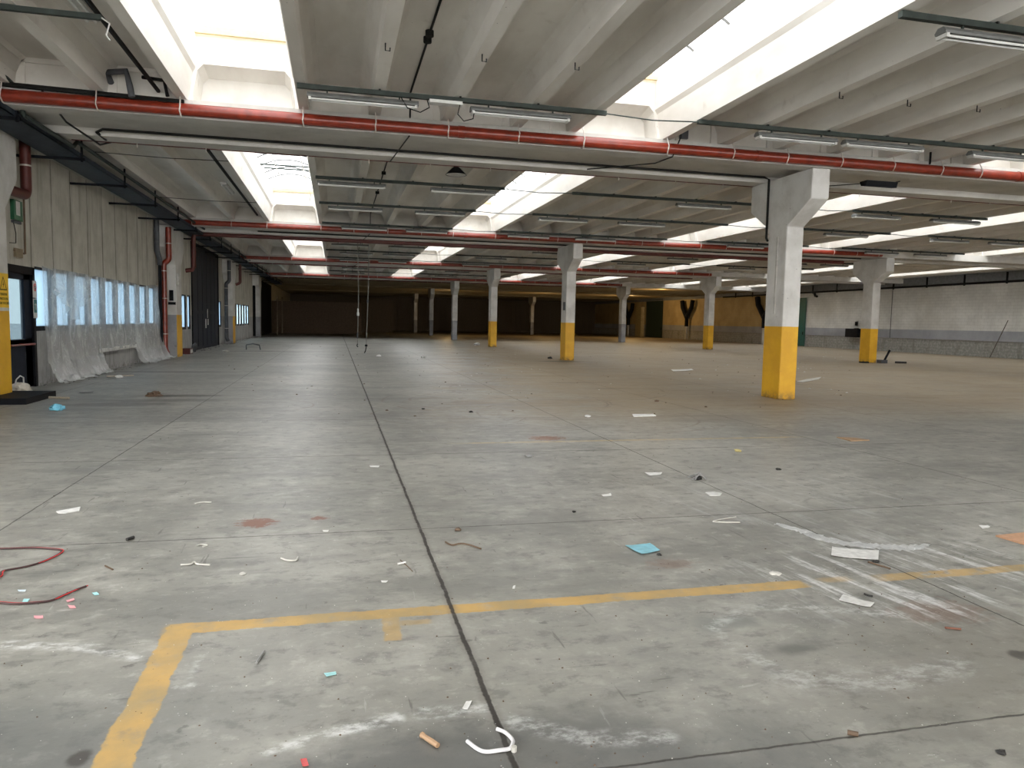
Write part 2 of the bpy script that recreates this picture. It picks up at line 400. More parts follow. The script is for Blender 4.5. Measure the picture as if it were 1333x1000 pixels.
# left wall with its openings (y0, y1, z0, z1)
wins = [(18.55+1.257*k-.49, 18.55+1.257*k+.49, 1.20, 2.60) for k in range(9)]
wins2 = [(33.75,34.72,1.0,2.5),(34.95,35.75,1.0,2.5),(44.0,44.9,1.0,2.45)]
wins3 = [(50.2+1.45*k, 51.3+1.45*k, 1.0, 2.45) for k in range(6)]
door1 = (16.35, 17.98, 0, 2.56); gate = (35.9, 43.6, 0, 4.95)
def wall_x(name, x0, x1, y0, y1, z0, z1, ops, mat, label):
    mb = MB(); ops = sorted(ops); y = y0
    for a, b, c, d in ops:
        if a > y: mb.box(x0, x1, y, a, z0, z1)
        if c > z0: mb.box(x0, x1, a, b, z0, c)
        if d < z1: mb.box(x0, x1, a, b, d, z1)
        y = b
    mb.box(x0, x1, y, y1, z0, z1)
    return struct(mb.obj(name, mat, fix=False), label, 'wall')
wall_x('wall_left', XL-.22, XL, YB, YF, 0, 5.15, [(-15,-4,0,4.7), (1,5,0,4.7), door1, gate]+wins+wins2+wins3, LWALL, 'stained grey precast panel wall with a row of windows along the left side')  # first two openings, out of view, are added to let in daylight
struct(MB().box(XL-.22, XL+.02, YB, YF, 5.15, 6.5).box(XL+.0, XL+.12, YB, YF, 5.08, 5.22).obj('trim_1', PLAIN), 'pale concrete ledge along the top of the left wall', 'trim')
struct(MB().box(XR, XR+.25, YB, YF, 0, 6.5).obj('wall_right', BLOCK), 'white painted blockwork wall with a grey band on the right side of the hall', 'wall')
struct(MB().box(XR-.05, XR, YB, YF, .955, 1.005).obj('trim_2', simple('dirty_ledge', (.26,.25,.24), .8)), 'thin dirty ledge along the right blockwork wall', 'trim')
struct(MB().box(XR-.12, XR, YB, YF, 4.62, 5.25).obj('trim_3', simple('grey_blue_fascia', (.19,.20,.215), .7)), 'blue-grey concrete fascia along the top of the right wall', 'trim')
struct(MB().box(XL-.2, XR+.2, YB-.25, YB, 4.8, 6.5).box(XL-.2,-5.5,YB-.25,YB,0,4.8).box(7,8,YB-.25,YB,0,4.8).box(20,21,YB-.25,YB,0,4.8).box(33,XR+.2,YB-.25,YB,0,4.8).obj('wall_back', PLAIN, fix=False), 'plain wall behind the camera with three openings added for daylight', 'wall')  # unseen openings added so daylight reaches the faces turned to the camera
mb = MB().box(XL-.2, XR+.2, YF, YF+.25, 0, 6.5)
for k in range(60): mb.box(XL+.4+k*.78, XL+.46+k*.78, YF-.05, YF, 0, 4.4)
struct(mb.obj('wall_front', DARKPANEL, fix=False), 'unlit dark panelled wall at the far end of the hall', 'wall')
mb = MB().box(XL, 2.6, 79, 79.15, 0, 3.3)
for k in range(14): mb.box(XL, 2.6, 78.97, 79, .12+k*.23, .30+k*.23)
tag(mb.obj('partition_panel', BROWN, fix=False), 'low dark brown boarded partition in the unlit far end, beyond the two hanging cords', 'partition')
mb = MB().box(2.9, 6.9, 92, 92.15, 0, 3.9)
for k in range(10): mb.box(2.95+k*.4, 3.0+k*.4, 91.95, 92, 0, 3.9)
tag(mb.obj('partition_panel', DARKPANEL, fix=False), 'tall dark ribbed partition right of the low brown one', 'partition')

# roof panels between the skylights
def rib_prof(c):            # right half of the underside outline around a rib, left to right
    return [(c-.27,5.68),(c-.20,5.62),(c-.115,5.42),(c-.095,5.2),(c+.095,5.2),(c+.115,5.42),(c+.20,5.62),(c+.27,5.68)]
def strip(x0, x1, ribs, y0, y1, left_edge, right_edge):
    pr = []
    if left_edge: pr += [(x0-.12,6.36),(x0-.12,5.78),(x0-.07,5.70),(x0,5.2),(x0+.16,5.2),(x0+.18,5.40),(x0+.27,5.60),(x0+.34,5.68)]
    else: pr += [(x0,6.36),(x0,5.68)]
    for c in ribs: pr += rib_prof(c)
    if right_edge: pr += [(x1-.34,5.68),(x1-.27,5.60),(x1-.18,5.40),(x1-.16,5.2),(x1,5.2),(x1+.07,5.70),(x1+.12,5.78),(x1+.12,6.36)]
    else: pr += [(x1,5.68),(x1,6.36)]
    top = [p for p in pr]
    mb = MB(); n = len(pr); i = len(mb.v)
    for y in (y0, y1):
        for p in pr: mb.v.append((p[0], y, p[1]))
    for k in range(n-1): mb.f.append((k, k+1, n+k+1, n+k)); mb.sm.append(False)
    mb.face([(pr[0][0],y0,6.36),(pr[0][0],y1,6.36),(pr[-1][0],y1,6.36),(pr[-1][0],y0,6.36)])
    return mb
def well_end(mb, a, b, y, s):
    # end wall of a skylight well at plane y, with a niche going away by s*.4
    a0, b0 = a-.1, b+.1; t = .42*s
    A = [(a0,5.2),(a+.04,5.2),(a+.14,5.74),(a+.24,5.85),(b-.24,5.85),(b-.14,5.74),(b-.04,5.2),(b0,5.2),(b0+.05,6.36),(a0-.05,6.36)]
    P = lambda q, d=0: (q[0], y+d, q[1])
    mb.face([P(A[0]),P(A[1]),P(A[2]),P(A[9])]); mb.face([P(A[2]),P(A[3]),P(A[9])]); mb.face([P(A[3]),P(A[4]),P(A[8]),P(A[9])])
    mb.face([P(A[4]),P(A[5]),P(A[8])]); mb.face([P(A[5]),P(A[6]),P(A[7]),P(A[8])])
    B = [(a+.10,5.2),(a+.17,5.64),(a+.26,5.74),(b-.26,5.74),(b-.17,5.64),(b-.10,5.2)]
    N = A[1:7]
    for k in range(5): mb.face([P(N[k]),P(N[k+1]),P(B[k+1],t),P(B[k],t)])
    mb.face([P(q,t) for q in B])
    mb.box(a0-.05, b0+.05, *sorted((y+t+.02*s, y+t+.1*s)), 5.2, 6.36)
    mb.face([(a0,y,6.36),(b0,y,6.36),(b0,y+t,6.36),(a0,y+t,6.36)])
for j in range(-1, 4):
    y0, y1 = by(j-1)+2.2, by(j)+.15
    xs = [XL-.1] + [v for s in SKY for v in s] + [XR+.1]
    mb = MB()
    for k in range(7):
        x0, x1 = xs[2*k], xs[2*k+1]
        q = strip(x0, x1, RIBS[k], y0, y1, k > 0, k < 6)
        o = len(mb.v); mb.v += q.v; mb.f += [tuple(i+o for i in f) for f in q.f]; mb.sm += q.sm
        mb.box(x0-(.07 if k else 0), x1+(.07 if k < 6 else 0), y1-.02, y1+.12, 5.2, 6.36); mb.box(x0-(.07 if k else 0), x1+(.07 if k < 6 else 0), y0-.12, y0+.02, 5.2, 6.36)
        # raised border round each recessed bay end
        rr = [x0+.25]+RIBS[k]+[x1-.25]
        for a, b in zip(rr, rr[1:]):
            if b-a > .6:
                mb.box(a+.2, b-.2, y1-.05, y1-.02, 5.60, 5.68); mb.box(a+.08, a+.24, y1-.05, y1-.02, 5.2, 5.68); mb.box(b-.24, b-.08, y1-.05, y1-.02, 5.2, 5.68)
    for a, b in SKY:
        well_end(mb, a, b, y1, 1); well_end(mb, a, b, y0, -1)
    struct(mb.obj('ceiling', ROOF, fix=False), 'pale ribbed concrete roof panels ' + ['behind the camera','above the camera, before the nearest beam','between the nearest beam and the second one','between the second and third beams','between the third and fourth beams','beyond the fourth beam'][j+1], 'ceiling')
# roof of the unlit far zone and of the strip behind the camera: ribs run across
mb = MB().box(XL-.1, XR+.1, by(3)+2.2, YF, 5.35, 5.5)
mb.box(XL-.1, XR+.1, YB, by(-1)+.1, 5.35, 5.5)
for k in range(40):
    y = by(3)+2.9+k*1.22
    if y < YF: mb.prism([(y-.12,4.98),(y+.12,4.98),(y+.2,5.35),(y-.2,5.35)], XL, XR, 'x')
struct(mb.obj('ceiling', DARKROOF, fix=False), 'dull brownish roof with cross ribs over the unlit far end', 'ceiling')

# beams
BL = ['above the camera, out of the picture','with the large yellow-based column standing under it, nearest to the camera','second from the camera, over the second row of columns','third from the camera','fourth from the camera, at the edge of the dark end','fifth, in the dark end','sixth, in the dark end']
for j in range(-1, 6):
    y = by(j)
    pr = [(y,4.9),(y+.40,4.9),(y+.46,5.02),(y+1.78,5.02),(y+1.84,4.9),(y+2.30,4.9),(y+2.30,5.2),(y+1.7,5.2),(y+1.7,6.3),(y+.6,6.3),(y+.6,5.2),(y,5.2)]
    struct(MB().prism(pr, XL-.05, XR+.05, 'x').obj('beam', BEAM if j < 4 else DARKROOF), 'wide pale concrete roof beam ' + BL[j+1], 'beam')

# ------------------------------------------------------------------ skylights
rows = ['leftmost row','second row from the left','third row from the left','fourth row from the left','second row from the right','rightmost row']
where = ['before the nearest beam','between the nearest and second beams','between the second and third beams','between the third and fourth beams']
for j in range(-1, 4):
    y0, y1 = by(j-1)+2.32, by(j)+.13
    for k, (a, b) in enumerate(SKY):
        a, b = a-.12, b+.12; c = (a+b)/2; w = (b-a)/2
        t = empty('skylight', (c, (y0+y1)/2, 6.34), 'white vaulted skylight of the %s, %s' % (rows[k], where[j] if j >= 0 else 'behind the camera'), 'skylight', 'barrel skylights')
        MB().box(a-.1,a+.05,y0,y1,6.33,6.45).box(b-.05,b+.1,y0,y1,6.33,6.45).box(a,b,y0,y0+.06,6.33,6.45).box(a,b,y1-.06,y1,6.33,6.45).obj('frame', CREAM, t)
        R = (w*w+.35*.35)/(2*.35); a0 = math.asin(w/R)
        arc = [(c+R*math.sin(-a0+2*a0*i/12), 6.45+R*math.cos(-a0+2*a0*i/12)-(R-.35)) for i in range(13)]
        g = MB()
        for p, q in zip(arc, arc[1:]): g.face([(p[0],y0,p[1]),(p[0],y1,p[1]),(q[0],y1,q[1]),(q[0],y0,q[1])], True)
        g.face([(p[0],y0,p[1]) for p in arc]); g.face([(p[0],y1,p[1]) for p in arc])
        g.obj('glazing', GLAZE, t, fix=False)
        for i in range(1, 11):
            y = y0 + (y1-y0)*i/11
            MB().tube([(p[0],y,p[1]-.03) for p in arc], .026, 5).obj('glazing_bar', BARM, t)
        if j == 1 and k == 0:
            for zz, yy in ((6.50,22.6),(6.56,24.0),(6.50,25.4),(6.60,26.5)):
                MB().tube([(a,yy,zz),(b,yy,zz)], .028, 6).obj('guard_rail', GALV, t)
            for xx in (-1.9,-1.05): MB().tube([(xx,21.5,6.5),(xx,28.6,6.5)], .022, 6).obj('guard_rail', WHITEP, t)
            MB().tube([(-1.0,26.4,6.4),(-.85,27.1,5.9),(-.9,27.6,5.75)], .012, 6).obj('pull_cord', WHITEP, t)
        if PORTALS:
            L = bpy.data.lights.new('sky_portal','AREA'); L.shape = 'RECTANGLE'; L.size = b-a; L.size_y = y1-y0; L.cycles.is_portal = True
            lo = bpy.data.objects.new('sky_portal', L); C.objects.link(lo); lo.location = (c,(y0+y1)/2,6.47)

# ------------------------------------------------------------------ columns
def column(cx, cy0, mat, label, cat='column'):
    # shaft .42 wide along X, .70 deep; head flares along Y
    x0, x1 = cx-.21, cx+.21; y0, y1 = cy0, cy0+.70; ym = (y0+y1)/2; ch = .03
    mb = MB()
    pr = [(y0,0),(y1,0),(y1,3.8),(ym+1.15,4.28),(ym+1.15,4.9),(ym-1.15,4.9),(ym-1.15,4.28),(y0,3.8)]
    mb.prism(pr, x0, x1, 'x')
    o = mb.obj('concrete_column', mat, loc=(cx, ym, 0))
    m = o.modifiers.new('b', 'BEVEL'); m.width = .022; m.segments = 2; m.limit_method = 'ANGLE'
    return tag(o, label, cat, 'pale concrete columns with flared heads')
def cy(j): return 14.46 + BAY*j
column(9.78, cy(0), COLY, 'largest and nearest pale column with flared head and bright yellow base')
column(9.78, cy(1), COLY, 'yellow-based column standing mid-picture, second behind the nearest big one')
column(9.78, cy(2), COLY, 'slim yellow-based column, next left of the mid-picture column')
column(9.78, cy(3), COLG, 'small far column with a grey painted base, left of the yellow-based ones')
column(9.78, cy(4), COLG, 'dim tan column in the dark end, first left of the small grey-based column')
column(9.78, cy(5), COLG, 'dim column deepest in the dark end, left of another dim one')
column(24.99, cy(1), COLY, 'yellow-based column nearest to the white block wall, with junk at its foot')
column(24.99, cy(2), COLY, 'yellow-based column standing in front of the tan block wall')
column(24.99, cy(3), COLG, 'far column with grey base right of the mid-picture yellow-based column')
column(24.99, cy(4), COLG, 'dim column in the dark end just left of the far grey-based right one')
column(24.99, cy(5), COLG, 'faint column in the darkness, between the slim and the mid-picture columns')
def wall_column(j, mat, label):
    y = 14.5 + BAY*j
    pr = [(y,0),(y+1.0,0),(y+1.0,3.5),(y+1.55,4.1),(y+1.55,4.95),(y-.7,4.95),(y-.7,4.1),(y,3.5)]
    o = MB().prism(pr, XL, -5.88, 'x').obj('wall_column', mat)
    m = o.modifiers.new('b', 'BEVEL'); m.width = .02; m.segments = 2; m.limit_method = 'ANGLE'
    tag(o, label, 'column', 'columns standing against the left wall')
wall_column(0, COLW, 'yellow-painted wall column cut by the left edge of the picture')
wall_column(1, COLW, 'wall column with a narrow yellow face beside the big dark folding door')
wall_column(2, COLW, 'wall column with a narrow yellow face beyond the big dark folding door')
wall_column(3, COLG, 'grey-based wall column at the edge of the dark end')
for j, lb in ((2,'dark brackets'),(3,'dark brackets')): pass

# ------------------------------------------------------------------ windows and doors of the left wall
def window(n, op, frame_m, pane_m, nm='window', extra=None):
    y0, y1, z0, z1 = op; xf0, xf1 = XL-.12, XL-.02; t = .055
    f = MB().box(xf0,xf1,y0,y1,z0,z0+t+.05).box(xf0,xf1,y0,y1,z1-t,z1).box(xf0,xf1,y0,y0+t,z0,z1).box(xf0,xf1,y1-t,y1,z0,z1).obj('window_%d' % n, frame_m, fix=False)
    struct(f, 'frosted window with a black frame, %s' % extra, 'window')
    MB().box(xf0+.04,xf0+.05,y0+t,y1-t,z0+t,z1-t).obj('pane', pane_m, f)
    return f
n = 1
for k, op in enumerate(wins): window(n, op, BLACK, PANE, extra='%s along the sheeted row after the glazed door' % ORD[k]); n += 1
for k, op in enumerate(wins2): window(n, op, BLACK, PANE, extra=['narrow, just beyond the second wall column','narrow, just before the dark folding door','narrow, just beyond the dark folding door'][k]); n += 1
PANE2 = glassy('grey_far_pane', .35, (.45,.55,.6), (.5,.6,.65))
for k, op in enumerate(wins3): window(n, op, BLACK, PANE2, extra='%s of the far grey row beyond the third wall column' % ORD[k]); n += 1
# glazed door
y0, y1 = door1[0], door1[1]
d = MB().box(XL-.15,XL+.03,y0,y0+.12,0,2.56).box(XL-.15,XL+.03,y1-.12,y1,0,2.56).box(XL-.15,XL+.03,y0,y1,2.40,2.56).obj('door_1', BLACK, fix=False)
struct(d, 'black framed glazed exit door with a red push bar beside the yellow wall column', 'door')
MB().box(XL-.10,XL-.02,y0+.12,y0+.26,.02,2.40).box(XL-.10,XL-.02,y1-.46,y1-.12,.02,2.40).box(XL-.10,XL-.02,y0+.12,y1-.12,2.28,2.40).box(XL-.10,XL-.02,y0+.12,y1-.12,.02,1.02).box(XL-.10,XL-.02,y0+.12,y1-.12,.9,1.04).obj('door_leaf', NAVY, d, fix=False)
MB().box(XL-.07,XL-.06,y0+.26,y1-.46,1.04,2.28).obj('pane', CLEAR, d)
MB().tube([(XL+.0,y0+.2,.93),(XL+.06,y0+.24,.93),(XL+.06,y1-.2,.93),(XL+.0,y1-.16,.93)], .022, 8).obj('push_bar', RED, d)
# big folding door
y0, y1 = gate[0], gate[1]
g = MB().box(XL-.12,XL+.06,y0,y0+.14,0,4.95).box(XL-.12,XL+.06,y1-.14,y1,0,4.95).box(XL-.12,XL+.06,y0,y1,4.8,4.95).obj('door_2', BLACK, fix=False)
struct(g, 'tall dark blue folding door with vertical boards in the left wall', 'door')
nl = 6
for k in range(nl):
    a = y0+.14+(y1-y0-.28)*k/nl; b = y0+.14+(y1-y0-.28)*(k+1)/nl
    MB().box(XL-.08,XL+.02,a+.004,b-.004,.0,4.8).box(XL+.02,XL+.035,a+.1,b-.1,.15,1.7).box(XL+.02,XL+.035,a+.1,b-.1,1.85,4.65).obj('door_leaf', NAVY, g, fix=False)
MB().box(XL+.035,XL+.05,39.3,39.55,1.0,1.45).box(XL+.035,XL+.05,39.95,40.15,1.15,1.45).box(XL+.035,XL+.05,39.9,40.0,1.5,1.95).obj('notice', WHITEP, g)
# doors of the right wall
for n, (a, b, h, mt, lb) in enumerate(((56.4,58.4,4.1,GREEN,'tall green door in the white block wall, beside the large column'),(85.2,90.0,4.75,DGREEN,'tall blackish-green sliding door in the tan block wall of the dark end'))):
    q = MB().box(XR-.08,XR-.01,a,b,.02,h).obj('door_%d' % (3+n), mt); struct(q, lb, 'door')
    MB().box(XR-.12,XR-.08,a-.1,a,0,h+.1).box(XR-.12,XR-.08,b,b+.1,0,h+.1).box(XR-.12,XR-.08,a-.1,b+.1,h,h+.1).obj('door_frame', mt, q, fix=False)
    MB().box(XR-.14,XR-.08,a+.15,a+.2,1.0,1.25).obj('door_handle', BLACK, q)

q = MB().box(XL+.0,XL+.06,62.7,63.0,0,4.6).box(XL+.0,XL+.06,77.6,77.9,0,4.6).box(XL+.0,XL+.06,62.7,77.9,4.5,4.75).obj('door_5', BLACK, fix=False); struct(q, 'row of tall black door leaves in the left wall beyond the last grey-based wall column', 'door')
for k in range(6): MB().box(XL+.002,XL+.045,63.0+2.433*k+.02,63.0+2.433*(k+1)-.02,0,4.5).obj('door_leaf', BLACK, q)

# ------------------------------------------------------------------ pipes along the beams
hang = [-5.1,-3.75,-2.5,-.55,.67,1.95,3.25,4.5,6.2,7.6,8.8,10.05,11.3,12.5,13.5,15.2,16.4,17.65,18.9,20.1,21.75,22.95,24.1]
hang0 = hang + [25.4,26.7,28.4,30.2,31.4,32.7,34,35.2,36.9,38.2]
PL = ['nearest large red pipe running across under the whole ceiling','second large red pipe from the camera, ending above the junk-footed column','third large red pipe from the camera, across the hall','fourth and farthest large red pipe, at the edge of the dark end']
for j in range(4):
    y, z = by(j)-.13, 5.0; x0, x1 = (-5.75, 39.4) if j == 0 else (-5.6, 24.3)
    t = empty('red_pipe', (x0, y, z), PL[j], 'pipe', 'large red pipes under the beams')
    MB().tube([(x0,y,z),(x1,y,z)], .098, 16).obj('pipe_run', RED, t)
    for x in (hang0 if j == 0 else hang):
        if x < x1:
            MB().tube([(x,y,z+.25),(x+.012,y-.105,z+.03),(x,y-.10,z-.04),(x+.012,y-.03,z-.115),(x,y+.06,z-.11)], .011, 5).obj('hanger', CHAIN, t)
    for x in ((2.2, 8.2, 14.6, 20.6) if j == 0 else (5.0, 12.0, 19.0)):
        MB().lathe((0,0,0), [(.0,-.07),(.112,-.07),(.112,.07),(0,.07)], 14).tube([(0,0,0),(0,0,.01)], .01, 4)
        c = MB().tube([(x-.06,y,z),(x+.06,y,z)], .108, 16).obj('coupling', RED, t)
SL = ['thin dark red pipe behind the nearest beam','dark red pipe behind the second beam, bending down at the dark folding door','thin dark red pipe behind the third beam','thin dark red pipe behind the fourth beam']
for j in range(4):
    y = by(j)+2.36; r = .028 if j == 0 else .055
    t = empty('thin_red_pipe', (-5, y, 4.93), SL[j], 'pipe', 'dark red pipes behind the beams')
    if j == 0: MB().tube([(-4.9,y,4.92),(39.3,y,4.92)], r, 8).obj('pipe_run', DRED, t)
    elif j == 1: MB().tube([(24.2,y,4.84),(-5.25,y,4.84),(-5.42,y,4.82),(-5.5,y,4.70),(-5.5,y,3.55),(-5.56,y,3.42),(-5.8,y,3.38)], .085, 12).obj('pipe_run', DRED, t)
    else: MB().tube([(-5.2,y,4.88),(24.2,y,4.88)], r, 8).obj('pipe_run', DRED, t)
    for x in hang[1:]: MB().tube([(x,y,5.2),(x,y-r-.004,4.97-r),(x,y-r,4.86-r)], .008, 4).obj('hanger', CHAIN, t)
# conduit on the nearest beams
for j, lb in ((0,'black conduit clipped under the nearest beam, dropping down the large column'),(1,'black conduit under the second beam from the camera')):
    y = by(j)+1.60; P = [(-4.1,y,4.98),(-4.22,y+.0,4.94),(-4.2,y+.5,4.92)] if j == 0 else [(-3,y,4.98)]
    pts = [(-4.25,y+.55,4.9),(-4.28,y+.1,4.93),(-4.15,y,4.97),(9.42,y,4.97),(9.54,y,4.93),(9.54,y,3.62),(9.54,y-.06,3.55)] if j == 0 else [(-3,y,4.97),(24.6,y,4.97)]
    tag(MB().tube(pts, .026, 8).obj('conduit', WIRE), lb, 'conduit')
# cable running lengthwise along the roof between two ribs, crossing the beams
t = empty('ceiling_cable', (1.3, 5, 5.66), 'black cable with round boxes fixed along the roof between the first two skylight rows', 'cable')
for j in range(0, 4):
    a, b = by(j-1)+2.3, by(j)+.12
    MB().tube([(1.28,a,5.25),(1.28,a+.05,5.655),(1.30,b-.08,5.655),(1.30,b-.03,5.25)], .018, 6).obj('cable_run', WIRE, t)
    MB().tube([(1.30,b-.03,5.25),(1.28,by(j)-.0,4.885),(1.10,by(j)+2.28,4.885),(1.28,by(j)+2.38,5.25)], .013, 5).obj('cable_run', WIRE, t)
    for q in (.38, .62):
        y = a+(b-a)*q if j else 10.4+q
        MB().lathe((1.29,y,5.60), [(0,0),(.06,0),(.06,.08),(0,.08)], 10).obj('junction_box', WIRE, t)

# ------------------------------------------------------------------ fluorescent fittings and their tracks
def fitting(x0, x1, y, z, label, full=True):
    t = empty('fluorescent_light', ((x0+x1)/2, y, z), label, 'light', 'unlit twin-tube ceiling lights')
    pr = [(y-.075,z+.0),(y-.085,z+.025),(y-.04,z+.075),(y+.04,z+.075),(y+.085,z+.025),(y+.075,z+.0)]
    MB().prism(pr, x0, x1, 'x').obj('housing', LAMPH, t, fix=False)
    for s in (-1, 1):
        MB().tube([(x0+.04,y+s*.045,z-.022),(x1-.04,y+s*.045,z-.022)], .015, 8).obj('tube', TUBE, t)
    if full:
        for x in (x0+.02, x1-.06): MB().box(x,x+.04,y-.08,y+.08,z-.045,z+.0).obj('lamp_holder', WHITEP, t)
    for x in (x0+.3, x1-.3): MB().box(x-.012,x+.012,y-.012,y+.012,z+.07,z+.126).obj('hanging_bracket', GALV, t)
    return t
def track(x0, x1, y, z, label, wires=()):
    t = empty('cable_track', (x0, y, z), label, 'cable track')
    MB().box(x0,x1,y-.035,y+.035,z,z+.07).obj('rail', GALV, t)
    for a, b in wires: MB().tube([(a,y,z+.03),((a+b)/2,y,z+.0),(b,y,z+.03)], .011, 5).obj('bridge_wire', GALV, t)
    x = x0+.3
    while x < x1:
        MB().tube([(x,y,z+.05),(x,y,z+.5 if any(abs(x-0)>9 for _ in [0]) and False else z+.13)], .008, 4).obj('clip', WIRE, t); x += 1.6
    return t
TR = [ # y, track spans, fittings, description
 (7.4,  [(6.2,13.3)], [(6.75,8.4),(9.0,10.7),(11.3,13.0)], 'on the nearest track'),
 (12.1, [(-.58,4.45),(6.15,13.5),(15.3,20.0)], [(-.43,1.28),(2.12,3.81),(7.3,8.92),(9.09,10.8),(11.89,13.4),(15.8,17.5)], 'on the track before the nearest red pipe'),
 (19.6, [(-.5,4.4),(6.3,13.4),(15.2,20.1)], [(-.46,1.26),(2.41,4.17),(9.4,11.1),(15.2,16.85),(18.0,19.8)], 'on the first track beyond the nearest beam'),
 (23.8, [(-.5,4.4),(6.3,13.4),(15.2,20.1),(21.8,28.3)], [(-.24,1.43),(2.44,4.05),(6.5,8.2),(9.3,11.0),(17.3,19.1),(21.9,23.6),(24.6,26.3)], 'on the second track beyond the nearest beam'),
 (28.7, [(-.5,4.4),(6.3,13.4),(15.2,20.1),(21.8,28.3)], [(.2,1.9),(2.6,4.2),(6.6,8.3),(9.4,11.1),(16.2,17.9),(23.0,24.7),(25.6,27.3)], 'on the track before the second red pipe'),
 (35.4, [(-.5,4.4),(6.3,13.4),(15.2,20.1),(21.8,28.3)], [(-.2,1.5),(2.4,4.1),(9.4,11.1),(16.6,18.3),(23.0,24.7),(25.6,27.3)], 'on the first track beyond the second beam'),
 (39.8, [(-.5,4.4),(6.3,13.4),(15.2,20.1),(21.8,28.3)], [(.2,1.9),(2.4,4.1),(7.4,9.1),(15.6,17.3),(22.6,24.3)], 'on the second track beyond the second beam'),
 (44.4, [(-.5,4.4),(6.3,13.4)], [(.2,1.9),(2.4,4.1),(7.4,9.1)], 'on the track before the third red pipe'),
 (51.5, [(-.5,4.4),(6.3,13.4)], [(.4,2.1),(7.4,9.1)], 'on the first track beyond the third beam'),
 (57.0, [(-.5,4.4),(6.3,13.4)], [(.4,2.1),(7.4,9.1)], 'on the second track beyond the third beam'),
]
for y, spans, fits, where_ in TR:
    z = 5.115
    mn_, mx_ = spans[0][0], spans[-1][1]
    gaps = [(a[1], b[0]) for a, b in zip(spans, spans[1:])]
    t = empty('cable_track', (mn_, y, z), 'dark cable track under the roof ribs, ' + where_.replace('on the ', 'the ').replace('track ', ''), 'cable track', 'cable tracks under the roof ribs')
    for a, b in spans: MB().box(a,b,y-.035,y+.035,z,z+.07).obj('rail', GALV, t)
    for a, b in gaps: MB().tube([(a,y,z+.03),((a+b)/2,y,z-.01),(b,y,z+.03)], .012, 5).obj('bridge_wire', GALV, t)
    for k, rb in enumerate(RIBS[1:]):
        for c in rb:
            if any(a < c < b for a, b in spans): MB().box(c-.015,c+.015,y-.05,y+.05,z+.06,z+.10).obj('clip', WIRE, t)
    for i, (a, b) in enumerate(fits):
        fitting(a, b, y, z-.125, 'unlit ceiling light, %s from left %s' % (ORD[i], where_), full=y < 30)
# loose leads hanging near the first fittings
for pts, lb in (([(1.0,12.05,5.1),(1.1,12.0,4.93),(1.3,12.0,4.88),(1.45,12.05,4.98),(1.42,12.1,5.1)], 'loose lead looping from the first light on the nearest full track'),
                ([(1.95,12.05,5.1),(1.9,12.0,4.9),(2.0,12.0,4.80),(2.15,12.0,4.85),(2.2,12.1,5.05)], 'loose lead looping from the second light on the nearest full track')):
    tag(MB().tube(pts, .009, 5).obj('hanging_cable', WIRE), lb, 'cable')
tag(MB().box(1.45,1.98,12.02,12.18,5.06,5.11).obj('cover_plate', WHITEP), 'short white cover plate on the track between the two first ceiling lights', 'plate')
# lights set lengthwise in the first bay on the left, with their conduits
t = fitting(-3.05, -2.9, 10, 5.0, 'x') if False else None
t = empty('fluorescent_light', (-3.0, 9.9, 5.3), 'unlit twin-tube light set lengthwise beside the leftmost near skylight', 'light', 'unlit twin-tube ceiling lights')
MB().box(-3.1,-2.94,9.2,10.75,5.32,5.38).obj('housing', WHITEP, t)
for s in (-1,1): MB().tube([(-3.02+s*.05,9.25,5.295),(-3.02+s*.05,10.7,5.295)], .016, 8).obj('tube', TUBE, t)
tag(MB().tube([(-2.86,8.4,5.3),(-2.86,13.6,5.3)], .035, 6).obj('conduit', WIRE), 'black conduit running lengthwise beside the leftmost near skylight', 'conduit')
tag(MB().box(-4.1,-2.75,10.1,10.16,5.13,5.19).obj('cable_track', GALV), 'short zinc track crossing to the leftmost near skylight', 'cable track')
tag(MB().tube([(-2.75,10.13,5.16),(-2.66,10.13,5.1),(-2.7,10.13,4.96),(-2.66,10.13,4.9)], .010, 5).obj('hanging_cable', WHITEP), 'pale cable end dangling from the short zinc track', 'cable')
t = empty('fluorescent_light', (-3.0, 22.9, 5.2), 'unlit lengthwise light beside the leftmost skylight beyond the nearest beam', 'light', 'unlit twin-tube ceiling lights')
MB().box(-3.1,-2.94,22.0,23.7,5.24,5.30).obj('housing', WHITEP, t)
for s in (-1,1): MB().tube([(-3.02+s*.05,22.05,5.215),(-3.02+s*.05,23.65,5.215)], .016, 8).obj('tube', TUBE, t)
tag(MB().tube([(-2.78,16.5,5.3),(-2.78,28.6,5.3)], .04, 6).obj('conduit', WIRE), 'black conduit lengthwise beside the leftmost skylight beyond the nearest beam', 'conduit')
tag(MB().tube([(-5.0,17.6,5.02),(-3.5,17.6,4.99),(-2.3,17.6,5.01)], .008, 5).obj('wire', WIRE), 'thin wire stretched across the left bay just beyond the nearest beam', 'wire')
tag(MB().tube([(-5.0,23.6,5.02),(-3.5,23.6,4.99),(-2.3,23.6,5.01)], .008, 5).obj('wire', WIRE), 'thin wire stretched across the left bay farther beyond the nearest beam', 'wire')
tag(MB().tube([(-4.55,13.5,5.12),(-4.5,14.4,4.87),(-4.45,16.1,4.87),(-4.4,17.0,5.15)], .018, 6).obj('wire', WIRE), 'black cable running lengthwise under the left end of the nearest beam', 'cable')
tag(MB().tube([(-6.0,13.52,5.2),(-2.5,13.5,5.13),(-2.45,13.5,5.13)], .04, 6).obj('conduit', WIRE), 'black pipe resting above the left end of the nearest red pipe', 'conduit')
def bent(pts, lb, r=.05, mt=GREYP, nm='drain_pipe'): return tag(MB().tube(pts, r, 10).obj(nm, mt), lb, 'pipe')
